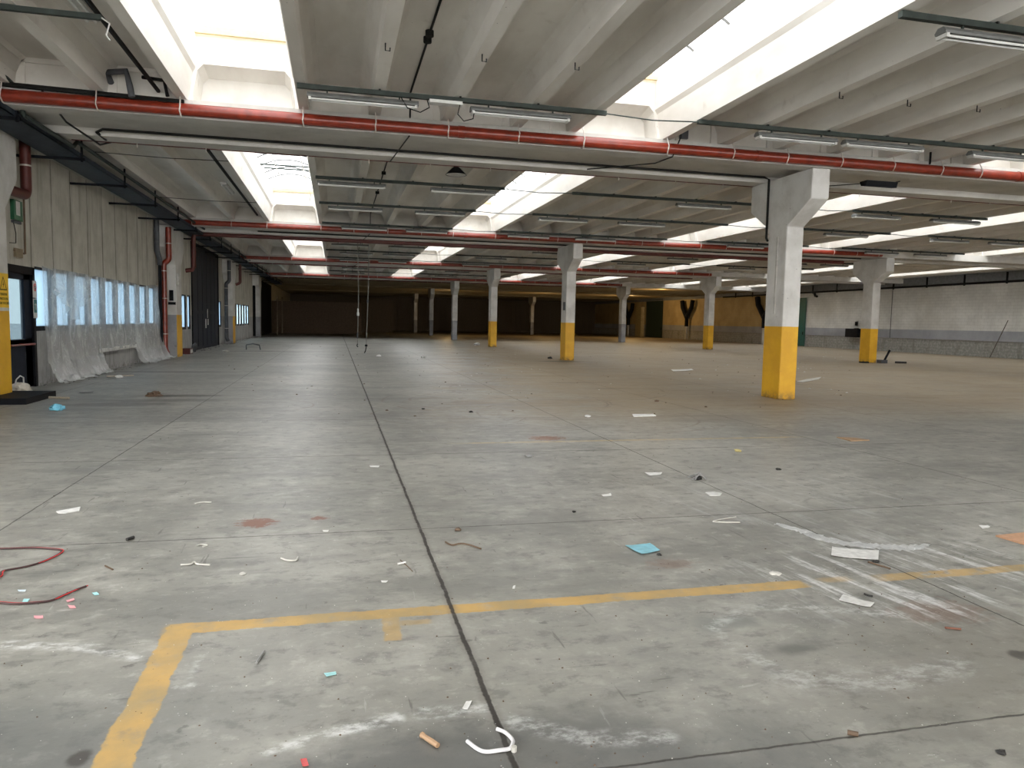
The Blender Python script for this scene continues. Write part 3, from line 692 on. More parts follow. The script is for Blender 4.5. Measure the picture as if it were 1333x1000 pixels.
bent([(-3.6,13.7,5.4),(-3.6,13.5,5.5),(-3.3,13.42,5.52),(-3.25,13.42,5.3),(-3.22,13.42,5.12)], 'grey bent pipe at the roof end left of the leftmost near skylight')
bent([(-3.1,13.6,5.5),(-2.75,13.5,5.45),(-2.7,13.5,5.2)], 'dark bent pipe touching the edge of the leftmost near skylight', .03, WIRE)
# small hooks under the ribs
hk = [(.66,10.07),(1.95,10.1),(3.25,10.05),(7.5,10.1),(8.75,10.13),(10.0,10.06),(11.25,10.0)]
for i, (x, y) in enumerate(hk):
    tag(MB().tube([(x-.03,y,5.195),(x-.03,y,5.10),(x+.03,y,5.10),(x+.03,y,5.14)], .009, 5).obj('ceiling_hook', BLACK), 'small black hook under a near roof rib, %s from the left' % ORD[i], 'hook', 'small hooks under the roof ribs', 'thing')
# pendant and floodlight
t = empty('pendant_lamp', (2.75,17.5,5.1), 'dark conical pendant lamp hanging just beyond the nearest beam', 'lamp')
MB().lathe((2.75,17.5,5.02), [(.25,0),(.24,.015),(.10,.15),(.05,.19),(.045,.26),(0,.26)], 24).obj('lamp_shade', BLACK, t, fix=False)
MB().lathe((2.75,17.5,5.025), [(0,.0),(.235,.0)], 24).obj('diffuser', WHITEP, t)
MB().tube([(2.75,17.5,5.27),(2.75,17.5,5.66)], .012, 6).obj('cord', WIRE, t)
t = empty('floodlight', (11.75,14.4,4.83), 'black floodlight hung under the nearest beam, right of the big column', 'lamp')
MB().prism([(14.3,4.88),(14.55,4.88),(14.5,4.78),(14.34,4.76)], 11.4, 12.2, 'x').obj('housing', BLACK, t)
MB().tube([(12.1,14.4,4.87),(12.25,14.3,4.9)], .012, 5).obj('bracket', BLACK, t)
MB().tube([(11.45,14.45,4.83),(10.8,15.2,4.85),(10.0,15.9,4.87)], .010, 5).obj('cable', WIRE, t)
tag(MB().box(12.2,12.23,13.42,13.45,5.1,5.35).obj('strap', WIRE), 'short black strap above the nearest red pipe right of the big column', 'strap')
tag(MB().box(6.55,6.72,13.60,13.66,5.25,5.62).obj('junction_box', GREYP), 'dark grey box on the roof end right of the second near skylight', 'box')
tag(MB().tube([(6.45,13.4,5.6),(6.44,13.35,5.2),(6.40,13.6,4.88),(6.3,14.2,4.87),(5.2,15.2,4.87)], .013, 5).obj('hanging_cable', WIRE), 'black cable hanging over the nearest red pipe left of the big column', 'cable')

# ------------------------------------------------------------------ cable tray on the left side
t = empty('cable_tray', (-5.3, 20, 4.8), 'long blue-grey cable tray running along the left wall under the roof', 'cable tray')
MB().box(-5.75,-5.12,8,76,4.80,4.815).box(-5.75,-5.735,8,76,4.80,4.90).box(-5.135,-5.12,8,76,4.80,4.90).obj('tray_channel', TRAY, t, fix=False)
for k in range(4):
    MB().tube([(-5.65+.14*k,8,4.85),(-5.6+.14*k,30,4.845),(-5.64+.13*k,52,4.85),(-5.62+.13*k,75,4.85)], .03, 6).obj('cable', WIRE, t)
for k in range(20):
    y = 10.8+3.2*k
    MB().box(-5.12,-5.085,y-.02,y+.02,4.72,5.66).obj('drop_rod', BLACK, t, fix=False)
    MB().box(-6.33,-5.05,y-.02,y+.02,4.745,4.798).obj('bracket', BLACK, t, fix=False)
tag(MB().tube([(-5.05,8,5.30),(-5.05,13.2,5.30),(-5.0,13.7,5.2),(-5.0,14.0,4.84),(-4.98,16.3,4.84),(-5.0,16.6,5.0),(-5.0,40,4.97),(-5.0,76,4.98)], .04, 8).obj('conduit', GALV), 'grey conduit running beside the long cable tray and dipping under the beam', 'conduit')
# ------------------------------------------------------------------ downpipes by the wall columns
def elbow(name, pts, r, mat, label, cat='pipe', rings=()):
    t = empty(name, pts[-1], label, cat)
    q = []
    P = [Vector(p) for p in pts]
    q.append(P[0])
    for a, b, c in zip(P, P[1:], P[2:]):
        d1 = (a-b).normalized(); d2 = (c-b).normalized(); R = min(r*1.6, (a-b).length*.45, (c-b).length*.45)
        for s in range(6):
            w = s/5; q.append((b+d1*R)*(1-w)**2 + b*2*w*(1-w) + (b+d2*R)*w**2)
    q.append(P[-1])
    MB().tube(q, r, 14).obj('pipe_run', mat, t)
    for z in rings: 
        MB().tube([(pts[-1][0] if z < pts[2][2] else pts[0][0], pts[0][1] if z > pts[2][2] else pts[-1][1], z-.02),(pts[-1][0] if z < pts[2][2] else pts[0][0], pts[0][1] if z > pts[2][2] else pts[-1][1], z+.02)], r+.012, 14).obj('pipe_clamp', CHAIN, t)
    return t
elbow('drain_pipe', [(-6.02,16.85,5.1),(-6.02,16.85,3.93),(-6.02,15.5,3.90)], .10, DRED, 'dark red drain pipe bending behind the left-edge wall column')
MB_ = MB().tube([(-6.02,16.85,4.5),(-6.02,16.85,4.53)], .112, 14).obj('clamp', CHAIN); MB_.parent = [o for o in bpy.data.objects if o.name == 'drain_pipe'][0]; MB_.matrix_parent_inverse = Matrix.Translation(-MB_.parent.location)
for j in (1, 2):
    y = 14.5+BAY*j-.84; m1 = RED if j == 1 else GREYP
    t = elbow('drain_pipe', [(-5.95,y,4.8),(-5.95,y,3.62),(-6.13,y,3.48),(-6.13,y,.35),(-6.05,y-.05,.2)], .10, m1, ['','tall red drain pipe at the corner before the second wall column','tall grey drain pipe before the third wall column'][j])
    for z in (.9, 2.2, 3.2, 4.2): 
        c = MB().tube([(-6.13 if z < 3.5 else -5.95,y,z),(-6.13 if z < 3.5 else -5.95,y,z+.03)], .112, 14).obj('pipe_clamp', CHAIN, t)
    if j == 2: elbow('drain_pipe', [(-5.55,y+1.6,4.7),(-5.55,y+1.6,3.6),(-5.8,y+1.6,3.5)], .085, DRED, 'short dark red pipe bend beyond the third wall column')
bent([(-6.24,28.95,5.0),(-6.24,28.95,3.9),(-6.2,29.15,3.6),(-6.2,29.15,3.4)], 'thick grey pipe in the corner before the second wall column', .09)
bent([(-6.2,29.15,3.4),(-6.2,29.15,.1)], 'dark grey pipe behind the tall red drain pipe', .06, BLACK)
bent([(-6.25,61.3,4.8),(-6.25,61.3,.1)], 'black pipe before the last visible wall column', .11, BLACK)
for (x, y, lb) in ((-5.3, 72, 'pale thin pole farthest left in the dark end'), (-5.1, 75.5, 'tan thin pole in the dark end near the brown partition')):
    bent([(x,y,0),(x,y,3.6)], lb, .06, simple('dull_tan_pole', (.25,.20,.14), .7), 'pole')
t = empty('valve_box', (-6.1, 33.2, 0), 'small red box on the floor between the wall column and the dark folding door', 'box')
MB().box(-6.2,-5.9,32.9,33.5,.0,.24).obj('body', DRED, t); MB().box(-5.9,-5.885,33.0,33.4,.05,.19).obj('lid', WHITEP, t)
tag(MB().tube([(-6.1,34.4,0),(-6.05,34.4,.3),(-6.0,34.7,.38),(-6.05,35.1,.32),(-6.1,35.1,0)], .05, 8).obj('pipe_stub', GREYP), 'bent grey pipe stub at the foot of the dark folding door', 'pipe')
tag(MB().box(-5.84-.03,-5.80,30.4,30.6,2.75,3.2).obj('notice', WHITEP), 'small white notice on the second wall column above its yellow face', 'notice')
tag(MB().box(-6.12,-5.98,30.22,30.28,2.15,2.55).box(-6.16,-5.9,30.2,30.26,2.0,2.1).obj('switch_box', BLACK), 'black switch box on the front of the second wall column', 'box')
tag(MB().tube([(-4.2,37.5,.02),(-4.2,37.5,.25),(-3.9,37.6,.3),(-3.6,37.5,.25),(-3.55,37.5,.02)], .03, 6).obj('bent_metal_bar', GREYP), 'small bent metal bar lying on the floor in front of the folding door', 'bar')

# ------------------------------------------------------------------ things at the glazed door
t = empty('exit_sign', (XL+.05, 17.1, 3.65), 'green emergency exit sign high on the wall above the glazed door', 'sign')
MB().box(XL+.002,XL+.07,16.93,17.35,3.46,3.86).obj('casing', simple('sign_green', (.015,.11,.05), .5), t)
MB().box(XL+.07,XL+.074,17.03,17.22,3.56,3.84).obj('panel', WHITEP, t)
MB().box(XL+.002,XL+.05,16.95,17.33,3.40,3.45).obj('bracket', GREYP, t)
tag(MB().tube([(XL+.02,17.0,3.45),(XL+.02,17.12,3.2),(XL+.02,17.1,3.0),(XL+.02,16.8,2.98)], .008, 5).obj('hanging_cable', WIRE), 'thin black cable hanging from the green exit sign', 'cable')
tag(MB().tube([(XL+.02,17.0,2.85),(XL+.02,17.5,2.82),(XL+.02,17.55,2.82),(XL+.02,17.6,4.9)], .02, 6).obj('conduit', simple('rusty_conduit', (.16,.11,.07), .8)), 'rusty conduit running down the wall panel joint above the glazed door', 'conduit')
tag(MB().box(XL+.002,XL+.04,17.02,17.38,2.72,2.90).obj('switch_box', simple('brown_box', (.24,.19,.12), .8)), 'small brown box on the wall just above the glazed door', 'box')
def ring_face(mb, x, cy_, cz, r0, r1, n=24):
    for k in range(n):
        a, b = 2*PI*k/n, 2*PI*(k+1)/n
        mb.face([(x,cy_+r0*math.cos(a),cz+r0*math.sin(a)),(x,cy_+r1*math.cos(a),cz+r1*math.sin(a)),(x,cy_+r1*math.cos(b),cz+r1*math.sin(b)),(x,cy_+r0*math.cos(b),cz+r0*math.sin(b))])
REDS = simple('sign_red', (.6,.03,.03), .5, var=.03); BLUES = simple('sign_green_blue', (.02,.16,.15), .5, var=.03); YELS = simple('sign_yellow', (.80,.50,.02), .5, var=.03)
t = empty('wall_sign', (XL+.01, 18.0, 2.0), 'white no-entry style sign with a red ring beside the glazed door', 'sign')
MB().box(XL+.03,XL+.04,17.84,18.04,1.92,2.28).obj('plate', WHITEP, t)
q = MB(); ring_face(q, XL+.043, 17.94, 2.14, .06, .085); q.face([(XL+.043,17.87,2.19),(XL+.043,17.89,2.21),(XL+.043,18.01,2.09),(XL+.043,17.99,2.07)]); q.obj('prohibition_ring', REDS, t, fix=False)
MB().box(XL+.041,XL+.045,17.925,17.955,2.09,2.18).obj('pictogram', BLACK, t)
t = empty('wall_sign', (XL+.01, 18.0, 1.6), 'green and white safety sign just below the red-ringed sign', 'sign')
MB().box(XL+.03,XL+.04,17.84,18.04,1.48,1.90).obj('plate', WHITEP, t)
MB().box(XL+.04,XL+.044,17.86,18.02,1.60,1.88).obj('green_field', BLUES, t)
MB().box(XL+.044,XL+.047,17.92,17.96,1.66,1.80).box(XL+.044,XL+.047,17.89,17.99,1.76,1.78).obj('pictogram', WHITEP, t)
t = empty('warning_sign', (-5.87, 15.2, 2.0), 'yellow high-voltage warning sign on the yellow wall column', 'sign')
sx = -5.872
MB().box(sx-.006,sx,15.02,15.46,1.68,2.30).obj('plate', YELS, t)
q = MB(); cyy, cz, R_ = 15.24, 2.08, .17
tri = [(cyy+R_*math.cos(a), cz+R_*math.sin(a)) for a in (PI/2, PI/2+2*PI/3, PI/2+4*PI/3)]; tri2 = [(cyy+R_*.78*math.cos(a), cz+R_*.78*math.sin(a)) for a in (PI/2, PI/2+2*PI/3, PI/2+4*PI/3)]
for k in range(3): q.face([(sx+.003,*tri[k]),(sx+.003,*tri[(k+1)%3]),(sx+.003,*tri2[(k+1)%3]),(sx+.003,*tri2[k])])
q.face([(sx+.003,cyy+.03,cz+.09),(sx+.003,cyy-.03,cz+.01),(sx+.003,cyy+.0,cz+.01)]); q.face([(sx+.003,cyy+.0,cz+.03),(sx+.003,cyy+.03,cz+.03),(sx+.003,cyy-.015,cz-.06)])
q.obj('pictogram', BLACK, t, fix=False)
for k, (tx, zz) in enumerate((('TENSIONE',1.90),('PERICOLOSA',1.82),('NON TOCCARE',1.74))):
    cu = bpy.data.curves.new('lettering', 'FONT'); cu.body = tx; cu.size = .062; cu.align_x = 'CENTER'; cu.extrude = .001
    tmp = bpy.data.objects.new('tmp', cu); C.objects.link(tmp); bpy.context.view_layer.update()
    me = bpy.data.meshes.new_from_object(tmp.evaluated_get(bpy.context.evaluated_depsgraph_get())); bpy.data.objects.remove(tmp)
    me.materials.clear(); me.materials.append(BLACK); o = bpy.data.objects.new('lettering', me); C.objects.link(o)
    o.parent = t; o.rotation_euler = (PI/2, 0, PI/2); o.location = (sx+.004+5.87, 15.24-15.2, zz-2.0)
t = empty('plinth', (-5.78, 15.0, 0), 'low black plinth around the foot of the yellow wall column', 'plinth')
MB().box(-6.3,-5.24,14.34,15.75,.0,.11).obj('plinth_block', BLACK, t)
# crumpled bag
def lump(name, c, r, mat, label, cat, squash=.55, seed=0, sub=3, group=None):
    bm = bmesh.new(); bmesh.ops.create_icosphere(bm, subdivisions=sub, radius=1)
    for v in bm.verts:
        n = mnoise.noise(v.co*1.7+Vector((seed*3.1,seed,0)))*.55 + mnoise.noise(v.co*4.3+Vector((0,seed*2,seed)))*.35
        v.co = v.co*(1+n); v.co.z = max(-.55, v.co.z)
        v.co.z = (v.co.z+.55)*squash; v.co *= r
    me = bpy.data.meshes.new(name); bm.to_mesh(me); bm.free(); me.materials.append(mat)
    o = bpy.data.objects.new(name, me); C.objects.link(o); o.location = (c[0], c[1], c[2] if len(c) > 2 else .001); o.rotation_euler.z = seed*1.3
    return tag(o, label, cat, group)
b = lump('plastic_bag', (-5.98,16.15,.0), .17, simple('off_white_bag', (.62,.58,.50), .6), 'crumpled off-white bag with a loop handle behind the black plinth', 'bag', .8, 3)
h = MB().tube([(-6.05,16.1,.15),(-6.03,16.15,.33),(-5.95,16.2,.37),(-5.88,16.2,.30),(-5.86,16.15,.14)], .014, 6).obj('handle', WHITEP, b)
# ------------------------------------------------------------------ draped plastic films
def sheet(name, y0, y1, topz, botf, xoff, label, seed, ny=90, nz=60, gather=0.0, pile=.25):
    mb = MB(); g = []
    for i in range(ny+1):
        u = i/ny; row = []
        for k in range(nz+1):
            w = k/nz; zt = topz(u); zb = botf(u); z = zt + (zb-zt)*w
            y = y0+(y1-y0)*(u + gather*(.5-u)*math.sin(PI*w)*.6)
            fold = .045*math.sin(u*23+seed+1.5*math.sin(w*3)) + .03*math.sin(u*51+seed*2+w*4) + .05*mnoise.noise(Vector((u*7,w*4,seed)))
            x = xoff + fold*(.25+w) + .12*w*w*(1 if zb < .2 else .3)
            if zb < .2 and w > .82:
                q = (w-.82)/.18; x += pile*q*(1+.5*mnoise.noise(Vector((u*9,2,seed)))); z = max(.012, .04 + .16*abs(mnoise.noise(Vector((u*14,w*22,seed*2))))*(1-.3*q) + (zt+(zb-zt)*.82)*(1-q)**3)
                y += .08*mnoise.noise(Vector((u*9,w*9,seed+4)))
            z += .02*mnoise.noise(Vector((u*9,w*9,seed+9)))*(0 if w < .03 else 1)
            row.append(len(mb.v)); mb.v.append((max(x, XL+.035), y, max(z,.008)))
        g.append(row)
    for i in range(ny):
        for k in range(nz):
            mb.f.append((g[i][k],g[i+1][k],g[i+1][k+1],g[i][k+1])); mb.sm.append(True)
    return tag(mb.obj(name, SHEET, fix=False), label, 'plastic sheet', 'torn plastic films over the windows')
sheet('plastic_sheet', 18.15, 22.1, lambda u: 2.62-.10*math.sin(u*PI), lambda u: .02, XL+.10, 'torn cloudy plastic sheet hanging to the floor over the windows nearest the glazed door', 1)
sheet('plastic_sheet', 21.9, 26.1, lambda u: 2.60, lambda u: .62+.03*math.sin(u*8), XL+.09, 'cloudy plastic sheet over the middle windows, rolled on a white batten', 2, pile=0)
sheet('plastic_sheet', 25.7, 29.5, lambda u: 2.60-.06*math.sin(u*PI*2), lambda u: .02, XL+.10, 'cloudy plastic sheet bunched to the floor over the windows nearest the red drain pipe', 4, pile=.3)
sheet('plastic_sheet', 18.6, 21.2, lambda u: 2.60, lambda u: 2.1-.55*math.sin(u*PI)+.1*math.sin(u*9), XL+.15, 'loose torn flap of plastic film sagging over the second and third windows', 7, 50, 20, pile=0)
tag(MB().box(XL+.06,XL+.14,22.0,26.0,.555,.655).obj('batten', simple('whitish_batten', (.60,.60,.58), .6)), 'whitish horizontal batten holding the lower edge of the middle plastic sheet', 'batten')

# ------------------------------------------------------------------ hanging cords
CORDM = simple('grey_cord', (.22,.215,.20), .6)
t = empty('hanging_cable', (.98,35.0,5.2), 'grey hanging pull cord with a white grip, left one of two in the open hall', 'cable')
MB().tube([(.98,35.0,5.6),(.98,35.0,5.2),(1.02,35.0,2.6),(.98,35.0,.45)], .020, 6).obj('cord_line', CORDM, t)
MB().box(.92,1.04,34.95,35.05,5.22,5.34).obj('ceiling_box', BLACK, t)
MB().lathe((1.0,35.0,1.75), [(0,0),(.055,.0),(.06,.12),(.035,.18),(.035,.32),(0,.34)], 10).obj('grip', WHITEP, t)
MB().lathe((.98,35.0,.70), [(0,0),(.03,.0),(.035,.10),(.03,.28),(0,.3)], 8).obj('plug', GREYP, t)
MB().tube([(.98,35.0,.45),(.95,35.0,.36),(1.0,35.0,.3)], .025, 6).obj('hook', BLACK, t)
t = empty('hanging_cable', (1.40,34.6,5.2), 'dark hanging cord with a small black hook near the floor, right one of two', 'cable')
MB().tube([(1.47,34.6,5.6),(1.47,34.6,5.2),(1.45,34.6,3),(1.36,34.6,.42)], .020, 6).obj('cord_line', CORDM, t)
MB().box(1.38,1.46,34.56,34.64,2.35,2.5).obj('clip', GREYP, t)
MB().lathe((1.36,34.6,.33), [(0,0),(.06,.02),(.06,.10),(0,.12)], 8).obj('weight', BLACK, t)
MB().tube([(1.36,34.6,.33),(1.33,34.6,.15),(1.28,34.6,.04)], .025, 6).obj('hook', BLACK, t)

# ------------------------------------------------------------------ right wall fittings
t = empty('service_pipe', (39.2,40,4.55), 'black service pipe on hangers along the top of the right wall', 'pipe')
MB().tube([(39.25,20,4.62),(39.25,70,4.62)], .07, 8).obj('pipe_run', BLACK, t)
for k in range(16): MB().box(39.2,39.3,21+3.1*k,21.06+3.1*k,4.5,5.2).obj('hanger', BLACK, t)
tag(MB().box(39.2,39.55,49.3,50.7,.95,1.62).box(39.25,39.5,49.5,49.75,1.62,1.66).obj('electric_cabinet', BLACK), 'black cabinet on the white block wall left of the junk-footed column', 'cabinet')
tag(MB().box(39.45,39.56,49.75,49.95,1.85,2.15).obj('switch_box', BLACK), 'small black switch above the black wall cabinet', 'switch')
tag(MB().tube([(39.52,49.2,1.2),(39.52,49.2,4.6)], .06, 6).obj('conduit', GREYP), 'grey conduit rising from the black wall cabinet', 'conduit')
tag(MB().tube([(39.52,46.2,1.0),(39.52,46.2,4.6)], .02, 6).obj('conduit', GREYP), 'thin vertical wire on the white block wall right of the junk-footed column', 'conduit')
tag(MB().tube([(39.0,37.1,.0),(39.52,36.5,2.3)], .025, 6).obj('pole', simple('rusty_pole', (.10,.08,.07), .7)), 'thin dark pole leaning against the white block wall at far right', 'pole')
tag(MB().tube([(39.3,55.0,4.6),(39.35,54.9,4.3),(39.3,54.6,4.25)], .1, 8).obj('pipe_end', BLACK), 'short black pipe bend at the top of the wall by the green door', 'pipe')
for j, lb in ((3,'black forked downpipe partly hidden behind the large column'),(4,'black forked downpipe on the tan wall right of the blackish-green door'),(5,'black forked downpipe left of the blackish-green door')):
    y = 14.8+BAY*j+(1.6 if j == 5 else 0)
    t = empty('forked_pipe', (39.3,y,0), lb, 'pipe', 'black forked downpipes')
    MB().tube([(39.2,y,1.5),(39.2,y,2.6)], .22, 10).obj('stem', BLACK, t)
    MB().tube([(39.2,y,2.5),(39.2,y-1.1,3.7),(39.2,y-1.3,4.45)], .26, 10).obj('branch', BLACK, t)
    MB().tube([(39.2,y,2.5),(39.2,y+1.1,3.7),(39.2,y+1.3,4.45)], .26, 10).obj('branch', BLACK, t)
    MB().tube([(39.2,y,0),(39.2,y,1.5)], .15, 10).obj('foot', PLAIN, t)
tag(MB().box(39.0,39.5,90.6,92.4,.0,3.9).obj('post', simple('tan_post', (.45,.36,.18), .7)), 'tan post left of the blackish-green door', 'post')
tag(MB().tube([(38.9,59.2,0),(38.9,59.2,2.2)], .1, 8).obj('hydrant_pipe', RED), 'red upright pipe seen just left of the large column', 'pipe')
# junk round the yellow-based far column
t = empty('hand_tool', (24.95,30.05,0), 'dark lever tool leaning against the foot of the far yellow-based column', 'tool')
MB().box(25.1,25.45,29.8,30.1,0,.16).obj('base', GREYP, t); MB().tube([(25.35,29.9,.12),(25.62,29.9,.62)], .05, 6).obj('handle', BLACK, t)
tag(MB().box(24.2,24.6,30.0,30.2,0,.06).obj('metal_offcut', BLACK), 'flat black offcut left of the far yellow-based column', 'offcut')
tag(MB().box(9.545,9.57,14.75,14.80,1.9,3.6).obj('cable_strip', simple('pale_strip', (.5,.49,.46), .7)), 'narrow pale strip fixed on the side of the large column', 'strip')
tag(MB().box(9.53,9.57,30.35,30.55,2.15,2.5).obj('switch_box', GREYP), 'small grey box on the mid-picture yellow-based column', 'box')

